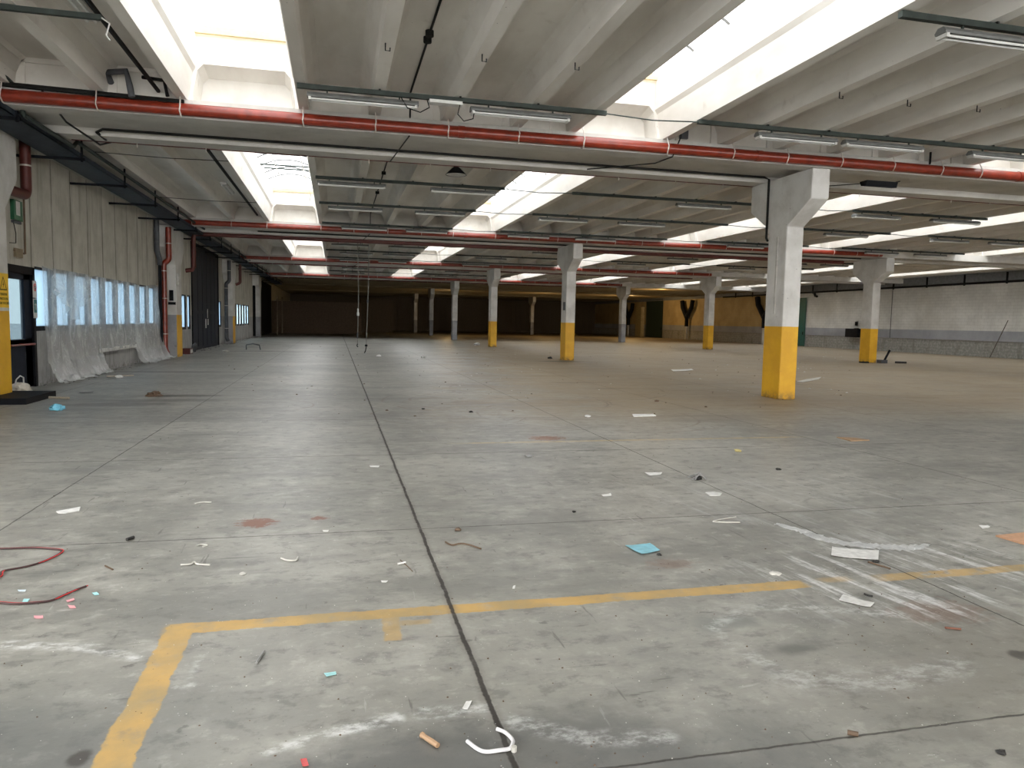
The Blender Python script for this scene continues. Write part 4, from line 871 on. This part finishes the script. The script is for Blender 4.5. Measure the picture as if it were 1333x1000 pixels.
# ------------------------------------------------------------------ litter on the floor
COL = dict(white=(.72,.72,.70), palewhite=(.60,.60,.58), pale=(.52,.51,.47), brown=(.12,.075,.045), black=(.018,.017,.016), bluewhite=(.62,.72,.78), cyan=(.35,.66,.68),
  pink=(.75,.35,.38), red=(.6,.10,.10), tan=(.36,.23,.13), tubewhite=(.66,.66,.68), grey=(.24,.24,.235), blue=(.22,.50,.60), orange=(.52,.30,.18), yellow=(.55,.47,.20), rust=(.16,.06,.035), skyblue=(.20,.55,.72), palewood=(.42,.37,.30), redblack=(.05,.018,.018))
MC = {k: simple('litter_'+k, v, .6 if k != 'tubewhite' else .4, var=.08, sc=20) for k, v in COL.items()}
LITTER = [
   ('sheet', 'torn_paper', 'paper', 'white', [(-2.193, 6.51), (-2.053, 6.637), (-2.025, 6.508), (-2.106, 6.448), (-2.159, 6.457)], 'crumpled white paper scrap on the left floor beyond the long joint'),
   ('wire', 'bent_strip', 'strip', 'pale', [(-1.17, 6.603), (-1.117, 6.648), (-1.041, 6.637)], 0.006, 'short pale curved strip, left of the reddish dirt patch'),
   ('wire', 'wire_clip', 'wire', 'pale', [(-0.968, 4.963), (-0.91, 4.968), (-0.894, 5.011), (-0.867, 4.96), (-0.788, 4.931)], 0.006, 'grey wire clip with a kinked middle on the left floor'),
   ('wire', 'plastic_ring', 'ring', 'pale', [(-0.354, 4.995), (-0.311, 4.94), (-0.257, 4.93), (-0.246, 4.992)], 0.006, 'thin curved pale strip right of the small grey nut'),
   ('wire', 'curled_tie', 'cable tie', 'pale', [(-0.946, 5.369), (-0.916, 5.4), (-0.872, 5.374), (-0.897, 5.343)], 0.005, 'small curled white tie beside the long cross joint at left'),
   ('lump', 'metal_nut', 'nut', 'pale', [(-0.564, 4.73)], 0.022, 'small grey nut lying left of the long floor joint'),
   ('stick', 'short_rod', 'rod', 'black', [(-1.438, 5.58), (-1.406, 5.631)], 0.012, 'short black rod beside the cross joint at left'),
   ('stick', 'twig', 'twig', 'brown', [(-1.425, 5.029), (-1.358, 4.944)], 0.005, 'thin brown twig on the left floor below the black rod'),
   ('sheet', 'paper_scrap', 'paper', 'bluewhite', [(-1.785, 4.673), (-1.739, 4.664), (-1.734, 4.639), (-1.771, 4.646)], 'tiny bluish white paper scrap between the two red and black wires'),
   ('sheet', 'paper_scrap', 'paper', 'cyan', [(-1.695, 4.513), (-1.663, 4.507), (-1.657, 4.46), (-1.686, 4.465)], 'pale aqua paper scrap just above the lower red and black wire'),
   ('sheet', 'paper_scrap', 'paper', 'cyan', [(-1.36, 4.546), (-1.338, 4.554), (-1.314, 4.513), (-1.336, 4.505)], 'pale aqua paper scrap right of the wire end'),
   ('sheet', 'paper_scrap', 'paper', 'pink', [(-1.551, 4.245), (-1.505, 4.236), (-1.493, 4.203), (-1.536, 4.211)], 'pink paper scrap farthest left, below the wires'),
   ('sheet', 'paper_scrap', 'paper', 'pink', [(-1.462, 4.446), (-1.433, 4.476), (-1.421, 4.45), (-1.446, 4.421)], 'pink slanted paper scrap just below the wire end'),
   ('sheet', 'paper_scrap', 'paper', 'pink', [(-1.431, 4.373), (-1.391, 4.354), (-1.373, 4.318), (-1.405, 4.324)], 'pink paper scrap nearest the yellow corner marking'),
   ('wire', 'two_core_wire', 'wire', 'redblack', [(-2.319, 5.519), (-2.204, 5.516), (-2.014, 5.501), (-1.899, 5.464), (-1.788, 5.394), (-1.82, 5.206), (-1.891, 5.097), (-1.997, 5.029), (-1.974, 4.928), (-1.99, 4.824)], 0.006, 'upper red and black wire bent in a hook at the left picture edge'),
   ('wire', 'two_core_wire', 'wire', 'redblack', [(-1.883, 4.502), (-1.795, 4.468), (-1.708, 4.435), (-1.632, 4.433), (-1.544, 4.45), (-1.507, 4.513), (-1.464, 4.602), (-1.424, 4.657)], 0.006, 'lower red and black wire curving at the left picture edge'),
   ('sheet', 'plastic_chip', 'plastic', 'cyan', [(-0.052, 3.301), (-0.001, 3.306), (0.002, 3.283), (-0.041, 3.27)], 'turquoise plastic chip on the near floor, right of the yellow corner'),
   ('sheet', 'paper_scrap', 'paper', 'red', [(-0.126, 2.649), (-0.104, 2.649), (-0.095, 2.605), (-0.116, 2.604)], 'red scrap at the bottom edge of the picture'),
   ('stick', 'wood_piece', 'wood', 'tan', [(0.321, 2.705), (0.372, 2.621)], 0.011, 'short tan wooden stick near the bottom, left of the bent white tube'),
   ('sheet', 'paper_card', 'paper', 'white', [(0.533, 2.931), (0.557, 2.932), (0.529, 2.869), (0.508, 2.879)], 'little white card above the bent white tube'),
   ('wire', 'bent_tube', 'tube', 'tubewhite', [(0.613, 2.694), (0.641, 2.661), (0.656, 2.61), (0.649, 2.58), (0.631, 2.553), (0.592, 2.551), (0.542, 2.551), (0.513, 2.577), (0.485, 2.634)], 0.0075, 'bent white plastic tube lying over the floor joint at the bottom'),
   ('wire', 'twig', 'twig', 'brown', [(0.77, 5.166), (0.803, 5.086), (0.873, 5.111), (0.932, 5.064), (0.991, 4.964)], 0.006, 'wavy root-like twig right of the crossing of the joints'),
   ('sheet', 'paper_scrap', 'paper', 'white', [(0.357, 8.077), (0.464, 8.063), (0.451, 7.979), (0.362, 7.991)], 'white paper scrap just left of the long joint, middle distance'),
   ('lump', 'dirt_clod', 'clod', 'brown', [(0.908, 5.461)], 0.026, 'brown clod of dirt just above the cross joint'),
   ('lump', 'dark_lump', 'lump', 'black', [(1.966, 5.845)], 0.018, 'small black lump above the cross joint, right of centre'),
   ('lump', 'crumpled_foil', 'foil', 'grey', [(2.226, 8.391)], 0.04, 'crumpled grey foil in the middle of the floor'),
   ('sheet', 'paper_scrap', 'paper', 'white', [(2.418, 6.393), (2.527, 6.439), (2.5, 6.35), (2.411, 6.333)], 'white scrap on the floor left of the aqua-blue sheet, farther back'),
   ('lump', 'tangled_wire', 'wire', 'black', [(3.679, 6.926)], 0.045, 'tangled black wire clump on the floor right of centre'),
   ('sheet', 'paper_scrap', 'paper', 'white', [(3.247, 7.302), (3.441, 7.275), (3.372, 7.164), (3.231, 7.145)], 'flat white scraps left of the black wire clump'),
   ('sheet', 'paper_disc', 'paper', 'palewhite', [(3.45, 6.331), (3.556, 6.347), (3.598, 6.277), (3.527, 6.193), (3.432, 6.208)], 'round pale paper on the diagonal floor joint'),
   ('wire', 'bent_wire', 'wire', 'pale', [(3.268, 5.46), (3.113, 5.412), (3.0, 5.359), (3.096, 5.32), (3.211, 5.301)], 0.005, 'V-shaped bent wire above the clear plastic strip'),
   ('sheet', 'blue_sheet', 'paper', 'blue', [(2.031, 4.857), (2.231, 4.878), (2.234, 4.713), (2.069, 4.654)], 'aqua-blue paper sheet lying on the floor right of centre'),
   ('lump', 'dark_lump', 'lump', 'black', [(2.191, 4.633)], 0.018, 'tiny black bit at the corner of the aqua-blue sheet'),
   ('sheet', 'paper_sheet', 'paper', 'palewhite', [(3.522, 4.563), (3.804, 4.422), (3.648, 4.242), (3.386, 4.39)], 'long creased white paper below the clear plastic strip'),
   ('lump', 'dark_lump', 'lump', 'black', [(3.619, 4.231)], 0.02, 'dark wad under the corner of the long white paper'),
   ('stick', 'thin_stick', 'stick', 'brown', [(3.554, 4.226), (3.603, 4.074)], 0.006, 'thin brown stick poking from under the long white paper'),
   ('sheet', 'paper_sheet', 'paper', 'palewhite', [(2.96, 3.714), (3.055, 3.562), (2.99, 3.515), (2.879, 3.642)], 'rectangular white paper on the chalky floor, nearest to the camera'),
   ('lump', 'broken_tile', 'tile', 'pale', [(2.779, 4.13)], 0.035, 'flat pale broken piece at the end of the yellow line'),
   ('wire', 'short_wire', 'wire', 'black', [(3.1, 3.701), (3.105, 3.675), (3.124, 3.659)], 0.006, 'short dark wire at the top corner of the nearest white paper'),
   ('board', 'cardboard_piece', 'cardboard', 'orange', [(5.021, 4.602), (5.429, 4.64), (5.183, 4.392), (5.043, 4.377)], 'orange-brown cardboard piece at the right picture edge'),
   ('board', 'white_board', 'board', 'white', [(5.126, 12.144), (5.524, 12.113), (5.473, 11.903), (5.026, 11.836)], 'thin white board left of the big column, on the floor'),
   ('board', 'tan_board', 'board', 'tan', [(7.156, 9.309), (7.392, 9.212), (7.463, 8.994), (7.133, 8.963)], 'flat tan board right of the big column, nearer the camera'),
   ('lump', 'yellow_wrapper', 'wrapper', 'yellow', [(5.015, 8.413)], 0.045, 'crumpled yellowish wrapper in front of the big column'),
   ('lump', 'dark_lump', 'lump', 'black', [(4.841, 7.25)], 0.028, 'small dark wad on the floor below the big column'),
   ('stick', 'iron_rod', 'rod', 'rust', [(3.187, 3.185), (3.258, 3.152)], 0.006, 'short rusty rod on the chalky floor at right'),
   ('lump', 'dark_lump', 'lump', 'black', [(2.463, 2.164)], 0.017, 'black wad near the bottom right corner'),
   ('stick', 'bark_piece', 'bark', 'brown', [(1.965, 2.392), (1.997, 2.37)], 0.01, 'brown splinter lying on the lower right joint'),
   ('sheet', 'paper_scrap', 'paper', 'white', [(5.154, 4.888), (5.233, 4.875), (5.211, 4.833), (5.106, 4.805)], 'small square white paper near the orange-brown cardboard'),
   ('lump', 'blue_rag', 'rag', 'skyblue', [(-4.475, 13.501)], 0.11, 'crumpled sky-blue plastic rag in front of the glazed door'),
   ('stick', 'wooden_batten', 'wood', 'palewood', [(-5.222, 15.344), (-4.837, 15.191)], 0.022, 'short pale and dark batten between the black plinth and the windows'),
   ('lump', 'rubble_heap', 'rubble', 'brown', [(-3.484, 15.696)], 0.12, 'dark heap of dirt on the oily stain at left'),
   ('sheet', 'board_offcut', 'board', 'grey', [(-5.075, 16.523), (-4.851, 16.679), (-4.772, 16.354), (-5.012, 16.362)], 'grey flat offcut in front of the draped plastic sheets'),
   ('stick', 'grey_stick', 'stick', 'grey', [(-0.357, 3.459), (-0.333, 3.576)], 0.006, 'pale thin stick inside the yellow marked corner'),
   ('sheet', 'broken_board', 'board', 'pale', [(13.327, 19.259), (14.277, 20.129), (15.501, 21.093), (14.72, 20.136), (13.345, 18.988)], 'pale broken board right of the big column base'),
   ('stick', 'grey_batten', 'batten', 'palewood', [(-5.67, 20.56), (-5.11, 20.833)], 0.02, 'grey batten on the floor along the draped windows'),
   ('lump', 'plaster_crumb', 'rubble', 'white', [(-5.322, 20.317)], 0.09, 'white crumbled plaster beside the grey batten'),
   ('lump', 'plaster_crumb', 'rubble', 'pale', [(-4.856, 35.511)], 0.14, 'small dark block on the floor in front of the dark folding door'),
   ('lump', 'dark_lump', 'lump', 'black', [(9.329, 31.654)], 0.1, 'black lump on the floor just left of the mid-picture column'),
   ('stick', 'black_bar', 'bar', 'black', [(25.983, 29.931), (26.396, 29.665)], 0.05, 'black bar on the floor right of the far yellow-based column'),
   ('lump', 'paper_scrap', 'paper', 'white', [(9.241, 48.777)], 0.2, 'white wad beside the slim yellow-based column'),
   ('lump', 'paper_scrap', 'paper', 'white', [(3.63, 31.437)], 0.1, 'white wad on the floor right of the hanging cords'),
   ('lump', 'paper_scrap', 'paper', 'white', [(1.811, 32.445)], 0.09, 'white wad just right of the hanging cords'),
   ('sheet', 'paper_scrap', 'paper', 'white', [(11.624, 24.198), (12.677, 24.677), (12.339, 23.841), (11.329, 23.399)], 'flat pale board far off between the mid-picture and big columns'),
   ('lump', 'dark_lump', 'lump', 'black', [(2.312, 12.686)], 0.035, 'small black stone on the floor, centre distance'),
   ('lump', 'dark_lump', 'lump', 'black', [(1.532, 13.193)], 0.03, 'tiny black stone left of the tyre marks'),
   ('lump', 'paper_scrap', 'paper', 'palewhite', [(4.207, 11.904)], 0.05, 'little pale wad left of the thin white board'),
   ('sheet', 'white_chip', 'chip', 'white', [(1.046, 4.22), (1.062, 4.23), (1.046, 4.18), (1.032, 4.183)], 'tiny white chip above the long yellow line'),
   ('wire', 'short_wire', 'wire', 'brown', [(0.417, 4.827), (0.451, 4.696), (0.475, 4.587)], 0.003, 'faint short brown wire left of the main joint'),
   ('lump', 'dark_lump', 'lump', 'brown', [(6.531, 14.192)], 0.05, 'brown crumb beyond the thin white board'),
   ('stick', 'white_stick', 'stick', 'white', [(0.394, 4.737), (0.446, 4.759)], 0.007, 'short white stick left of the main joint, near the cross joint'),
   ('sheet', 'white_chip', 'chip', 'white', [(0.269, 4.455), (0.31, 4.447), (0.299, 4.422), (0.272, 4.427)], 'flat white chip left of the main joint above the yellow line'),
   ('sheet', 'white_chip', 'chip', 'white', [(-0.098, 5.629), (-0.052, 5.621), (-0.058, 5.581), (-0.091, 5.586)], 'white scrap just above the cross joint left of the main joint'),
]

for i, e in enumerate(LITTER):
    kind, nm, cat, ck, pts = e[:5]; lab = e[-1]; mt = MC[ck]
    if kind in ('sheet', 'board'):
        c = Vector((sum(p[0] for p in pts)/len(pts), sum(p[1] for p in pts)/len(pts))); n = len(pts)
        th = .003 if kind == 'sheet' else .012; mb = MB(); N = 7
        if n == 4:           # curled quad with thickness
            g = {}
            for s in (0, 1):
                for a in range(N+1):
                    for b_ in range(N+1):
                        u, w = a/N, b_/N
                        x = (pts[0][0]*(1-u)+pts[1][0]*u)*(1-w) + (pts[3][0]*(1-u)+pts[2][0]*u)*w
                        y = (pts[0][1]*(1-u)+pts[1][1]*u)*(1-w) + (pts[3][1]*(1-u)+pts[2][1]*u)*w
                        L = (Vector(pts[0])-Vector(pts[2])).length
                        z = .002 + (0 if kind == 'board' else L*.03*(.5+.5*mnoise.noise(Vector((u*2.5+i,w*2.5,i)))) + L*.015*(abs(u-.5)*2)**3)
                        g[s,a,b_] = len(mb.v); mb.v.append((x, y, z+s*th))
            for a in range(N):
                for b_ in range(N):
                    mb.f.append((g[1,a,b_],g[1,a+1,b_],g[1,a+1,b_+1],g[1,a,b_+1])); mb.f.append((g[0,a,b_],g[0,a,b_+1],g[0,a+1,b_+1],g[0,a+1,b_])); mb.sm += [True, True]
            for a in range(N):
                for q in ((( a,0),(a+1,0)),((a+1,N),(a,N)),((0,a+1),(0,a)),((N,a),(N,a+1))):
                    mb.f.append((g[0,*q[0]],g[0,*q[1]],g[1,*q[1]],g[1,*q[0]])); mb.sm.append(False)
        else: mb.prism([tuple(p) for p in pts], .002, .002+th+.004, 'z')
        o = mb.obj(nm, mt, loc=(c.x, c.y, 0))
    elif kind in ('wire', 'stick'):
        r = e[5]; P = [Vector((p[0], p[1], r+.002)) for p in pts]
        if kind == 'wire' and len(P) > 2:
            Q = []
            for a in range(len(P)-1):
                p0, p1, p2, p3 = P[max(a-1,0)], P[a], P[a+1], P[min(a+2,len(P)-1)]
                for s in range(4):
                    w = s/4; Q.append(.5*((2*p1)+(-p0+p2)*w+(2*p0-5*p1+4*p2-p3)*w*w+(-p0+3*p1-3*p2+p3)*w**3))
            Q.append(P[-1]); P = Q
        mb = MB().tube(P, r, 8)
        if nm == 'wood_piece':
            mb = MB().tube([P[0], P[0].lerp(P[1], .15), P[0].lerp(P[1], .6), P[1]], [r*1.15, r*.85, r, r*.9], 7)
        o = mb.obj(nm, mt, loc=tuple(P[0]))
        if nm == 'two_core_wire':
            MB().tube([p+Vector((.007,.007,.001)) for p in P], r*.6, 6).obj('red_core', REDS, o)
        if nm == 'bent_tube':
            MB().tube([P[-3]+Vector((0,0,0)), P[-1]], r*1.02, 8); MB().lathe((P[len(P)//2-1].x+.01,P[len(P)//2-1].y-.01,.0),[(0,0),(.011,0),(.011,.02),(0,.02)],8).obj('joint_fitting', MC['pale'], o)
    else:
        r = e[5]; p = pts[0]; o = lump(nm, p, r, mt, lab, cat, .5 if ck != 'pale' else .3, i, 2 if r < .06 else 3)
        if nm == 'tangled_wire':
            for k in range(4):
                a = k*1.7; MB().tube([(p[0]-.09*math.cos(a),p[1]-.09*math.sin(a),.01),(p[0],p[1]+.02,.05+.01*k),(p[0]+.12*math.cos(a),p[1]+.10*math.sin(a),.01)], .007, 5).obj('wire_end', MC['grey'], o)
    tag(o, lab, cat)
# clear plastic strip
q = MB(); a = [(3.47,5.19),(3.56,4.98),(3.58,4.78),(3.67,4.63),(3.82,4.53),(3.98,4.47),(4.12,4.44),(4.30,4.49)]; wd = [.03,.05,.06,.06,.06,.07,.05,.01]
g = []
for k in range(57):
    s = k/8; i = min(int(s), 6); w = s-i; P = Vector(a[i]).lerp(Vector(a[i+1]), w); d = (Vector(a[i+1])-Vector(a[i])).normalized(); nrm = Vector((-d.y,d.x)); W_ = wd[i]*(1-w)+wd[i+1]*w
    row = []
    for m_ in range(9):
        u = m_/8-.5; z = .006+.02*abs(mnoise.noise(Vector((k*.5,m_*.7,3))))+.012*abs(mnoise.noise(Vector((k*1.3,m_*1.7,9))))
        row.append(len(q.v)); q.v.append((P.x+nrm.x*W_*2*u, P.y+nrm.y*W_*2*u, z))
    g.append(row)
for i in range(56):
    for k in range(8): q.f.append((g[i][k],g[i+1][k],g[i+1][k+1],g[i][k+1])); q.sm.append(True)
tag(q.obj('plastic_strip', SHEET, fix=False), 'long crinkled strip of clear plastic lying along the diagonal joint at right', 'plastic strip')
# crumbs: far too many to count
def crumbs(name, mat, n, label, area, r0, r1, seed):
    rr = random.Random(seed); mb = MB()
    for _ in range(n):
        x, y = area(rr); r = rr.uniform(r0, r1); h = r*rr.uniform(.3,.8); a = rr.uniform(0, 6.28)
        P = [(x+r*rr.uniform(.6,1.3)*math.cos(a+k*1.2566), y+r*rr.uniform(.6,1.3)*math.sin(a+k*1.2566)) for k in range(5)]
        tpt = [(x+(p[0]-x)*.55, y+(p[1]-y)*.55) for p in P]
        for k in range(5): mb.face([(*P[k],.0),(*P[(k+1)%5],.0),(*tpt[(k+1)%5],h),(*tpt[k],h)])
        mb.face([(*p,h) for p in tpt])
    return tag(mb.obj(name, mat, fix=False), label, 'debris', None, 'stuff')
crumbs('white_crumbs', MC['pale'], 420, 'small white crumbs of plaster scattered over the near floor', lambda r: (lambda y: (r.uniform(-.62*y-.2, 1.05*y), y))(2.2+5.0*r.random()**1.8), .0015, .004, 3)
crumbs('dark_crumbs', MC['brown'], 520, 'small dark crumbs of dirt scattered over the floor', lambda r: (lambda y: (r.uniform(-.5*y, 1.1*y), y))(2.4+14*r.random()**1.6), .002, .006, 5)
crumbs('wall_rubble', MC['grey'], 260, 'dusty rubble swept along the foot of the left wall', lambda r: (-6.32+.5*r.random()**2, r.uniform(18, 62)), .012, .05, 8)
crumbs('far_litter', MC['pale'], 160, 'tiny pale bits of rubbish strewn over the far floor', lambda r: (lambda y: (min(38, r.uniform(-.15*y, .8*y)), y))(r.uniform(14, 58)), .012, .04, 11)
crumbs('far_dirt', MC['brown'], 220, 'dark bits of dirt strewn over the far floor', lambda r: (lambda y: (min(38, r.uniform(-.15*y, .8*y)), y))(r.uniform(12, 50)), .008, .03, 12)

# ------------------------------------------------------------------ camera, light, view
cd = bpy.data.cameras.new('camera'); cam = bpy.data.objects.new('camera', cd); C.objects.link(cam)
cd.sensor_width = 36; cd.lens = 958.384/1333*36; cd.clip_end = 400
yaw, pitch, roll = .235668, .083948, .019878
f = Vector((math.cos(pitch)*math.sin(yaw), math.cos(pitch)*math.cos(yaw), -math.sin(pitch)))
r = Vector((math.cos(yaw), -math.sin(yaw), 0)); u = r.cross(f)
r2 = math.cos(roll)*r + math.sin(roll)*u; u2 = -math.sin(roll)*r + math.cos(roll)*u
cam.matrix_world = Matrix(((r2.x,u2.x,-f.x,0),(r2.y,u2.y,-f.y,0),(r2.z,u2.z,-f.z,1.6),(0,0,0,1)))
sc = bpy.context.scene; sc.camera = cam
if PORTALS:
    for a, b in ((-4,6),(9,19),(22,32)):
        L = bpy.data.lights.new('opening_portal','AREA'); L.shape = 'RECTANGLE'; L.size = b-a; L.size_y = 4.4; L.cycles.is_portal = True
        lo = bpy.data.objects.new('opening_portal', L); C.objects.link(lo); lo.location = ((a+b)/2,YB-.3,2.2); lo.rotation_euler = (PI/2,0,0)
    for y0_, y1_, z0_, z1_ in wins+[door1]+wins2:
        L = bpy.data.lights.new('window_portal','AREA'); L.shape = 'RECTANGLE'; L.size = z1_-z0_; L.size_y = y1_-y0_; L.cycles.is_portal = True
        lo = bpy.data.objects.new('window_portal', L); C.objects.link(lo); lo.location = (XL-.3,(y0_+y1_)/2,(z0_+z1_)/2); lo.rotation_euler = (0,-PI/2,0)
W = bpy.data.worlds.new('overcast_sky'); sc.world = W; W.use_nodes = True
bg = W.node_tree.nodes['Background']; bg.inputs[0].default_value = (1.0,.985,.96,1); bg.inputs[1].default_value = SKY_STRENGTH
W.cycles.sampling_method = 'NONE'
sc.view_settings.view_transform = 'Standard'; sc.view_settings.look = 'None'; sc.view_settings.gamma = 1; sc.view_settings.exposure = EXPO
sc.view_settings.use_curve_mapping = False
cy_ = sc.cycles; cy_.use_denoising = True; cy_.use_adaptive_sampling = True; cy_.adaptive_threshold = .04; cy_.max_bounces = 12; cy_.diffuse_bounces = 5; cy_.transparent_max_bounces = 12; cy_.glossy_bounces = 4; cy_.transmission_bounces = 6
cy_.sample_clamp_indirect = 8; cy_.caustics_reflective = False; cy_.caustics_refractive = False

for x_, y_, e_ in ((30,64.6,150),(12,79.7,110),(23,79.7,160),(33,79.7,300)):  # added amber lights with invented housings, hidden behind beams to warm the dark end
    L = bpy.data.lights.new('added_amber_fill','POINT'); L.energy = e_; L.color = (1,.66,.28); L.shadow_soft_size = .1
    lo = bpy.data.objects.new('added_amber_fill', L); C.objects.link(lo); lo.location = (x_, y_, 4.88)
    t = empty('added_ceiling_lamp', (x_, y_, 5.0), 'small amber lamp added behind a beam to warm the dark far end', 'lamp', 'amber lamps added in the dark end'); t['kind'] = 'thing'
    MB().lathe((x_, y_, 4.99), [(.0,.10),(.16,.10),(.17,.0),(.10,.03),(.0,.04)], 16).obj('lamp_shade', BLACK, t, fix=False)
    MB().tube([(x_, y_, 5.08), (x_, y_, 5.4)], .015, 6).obj('hanging_rod', BLACK, t)
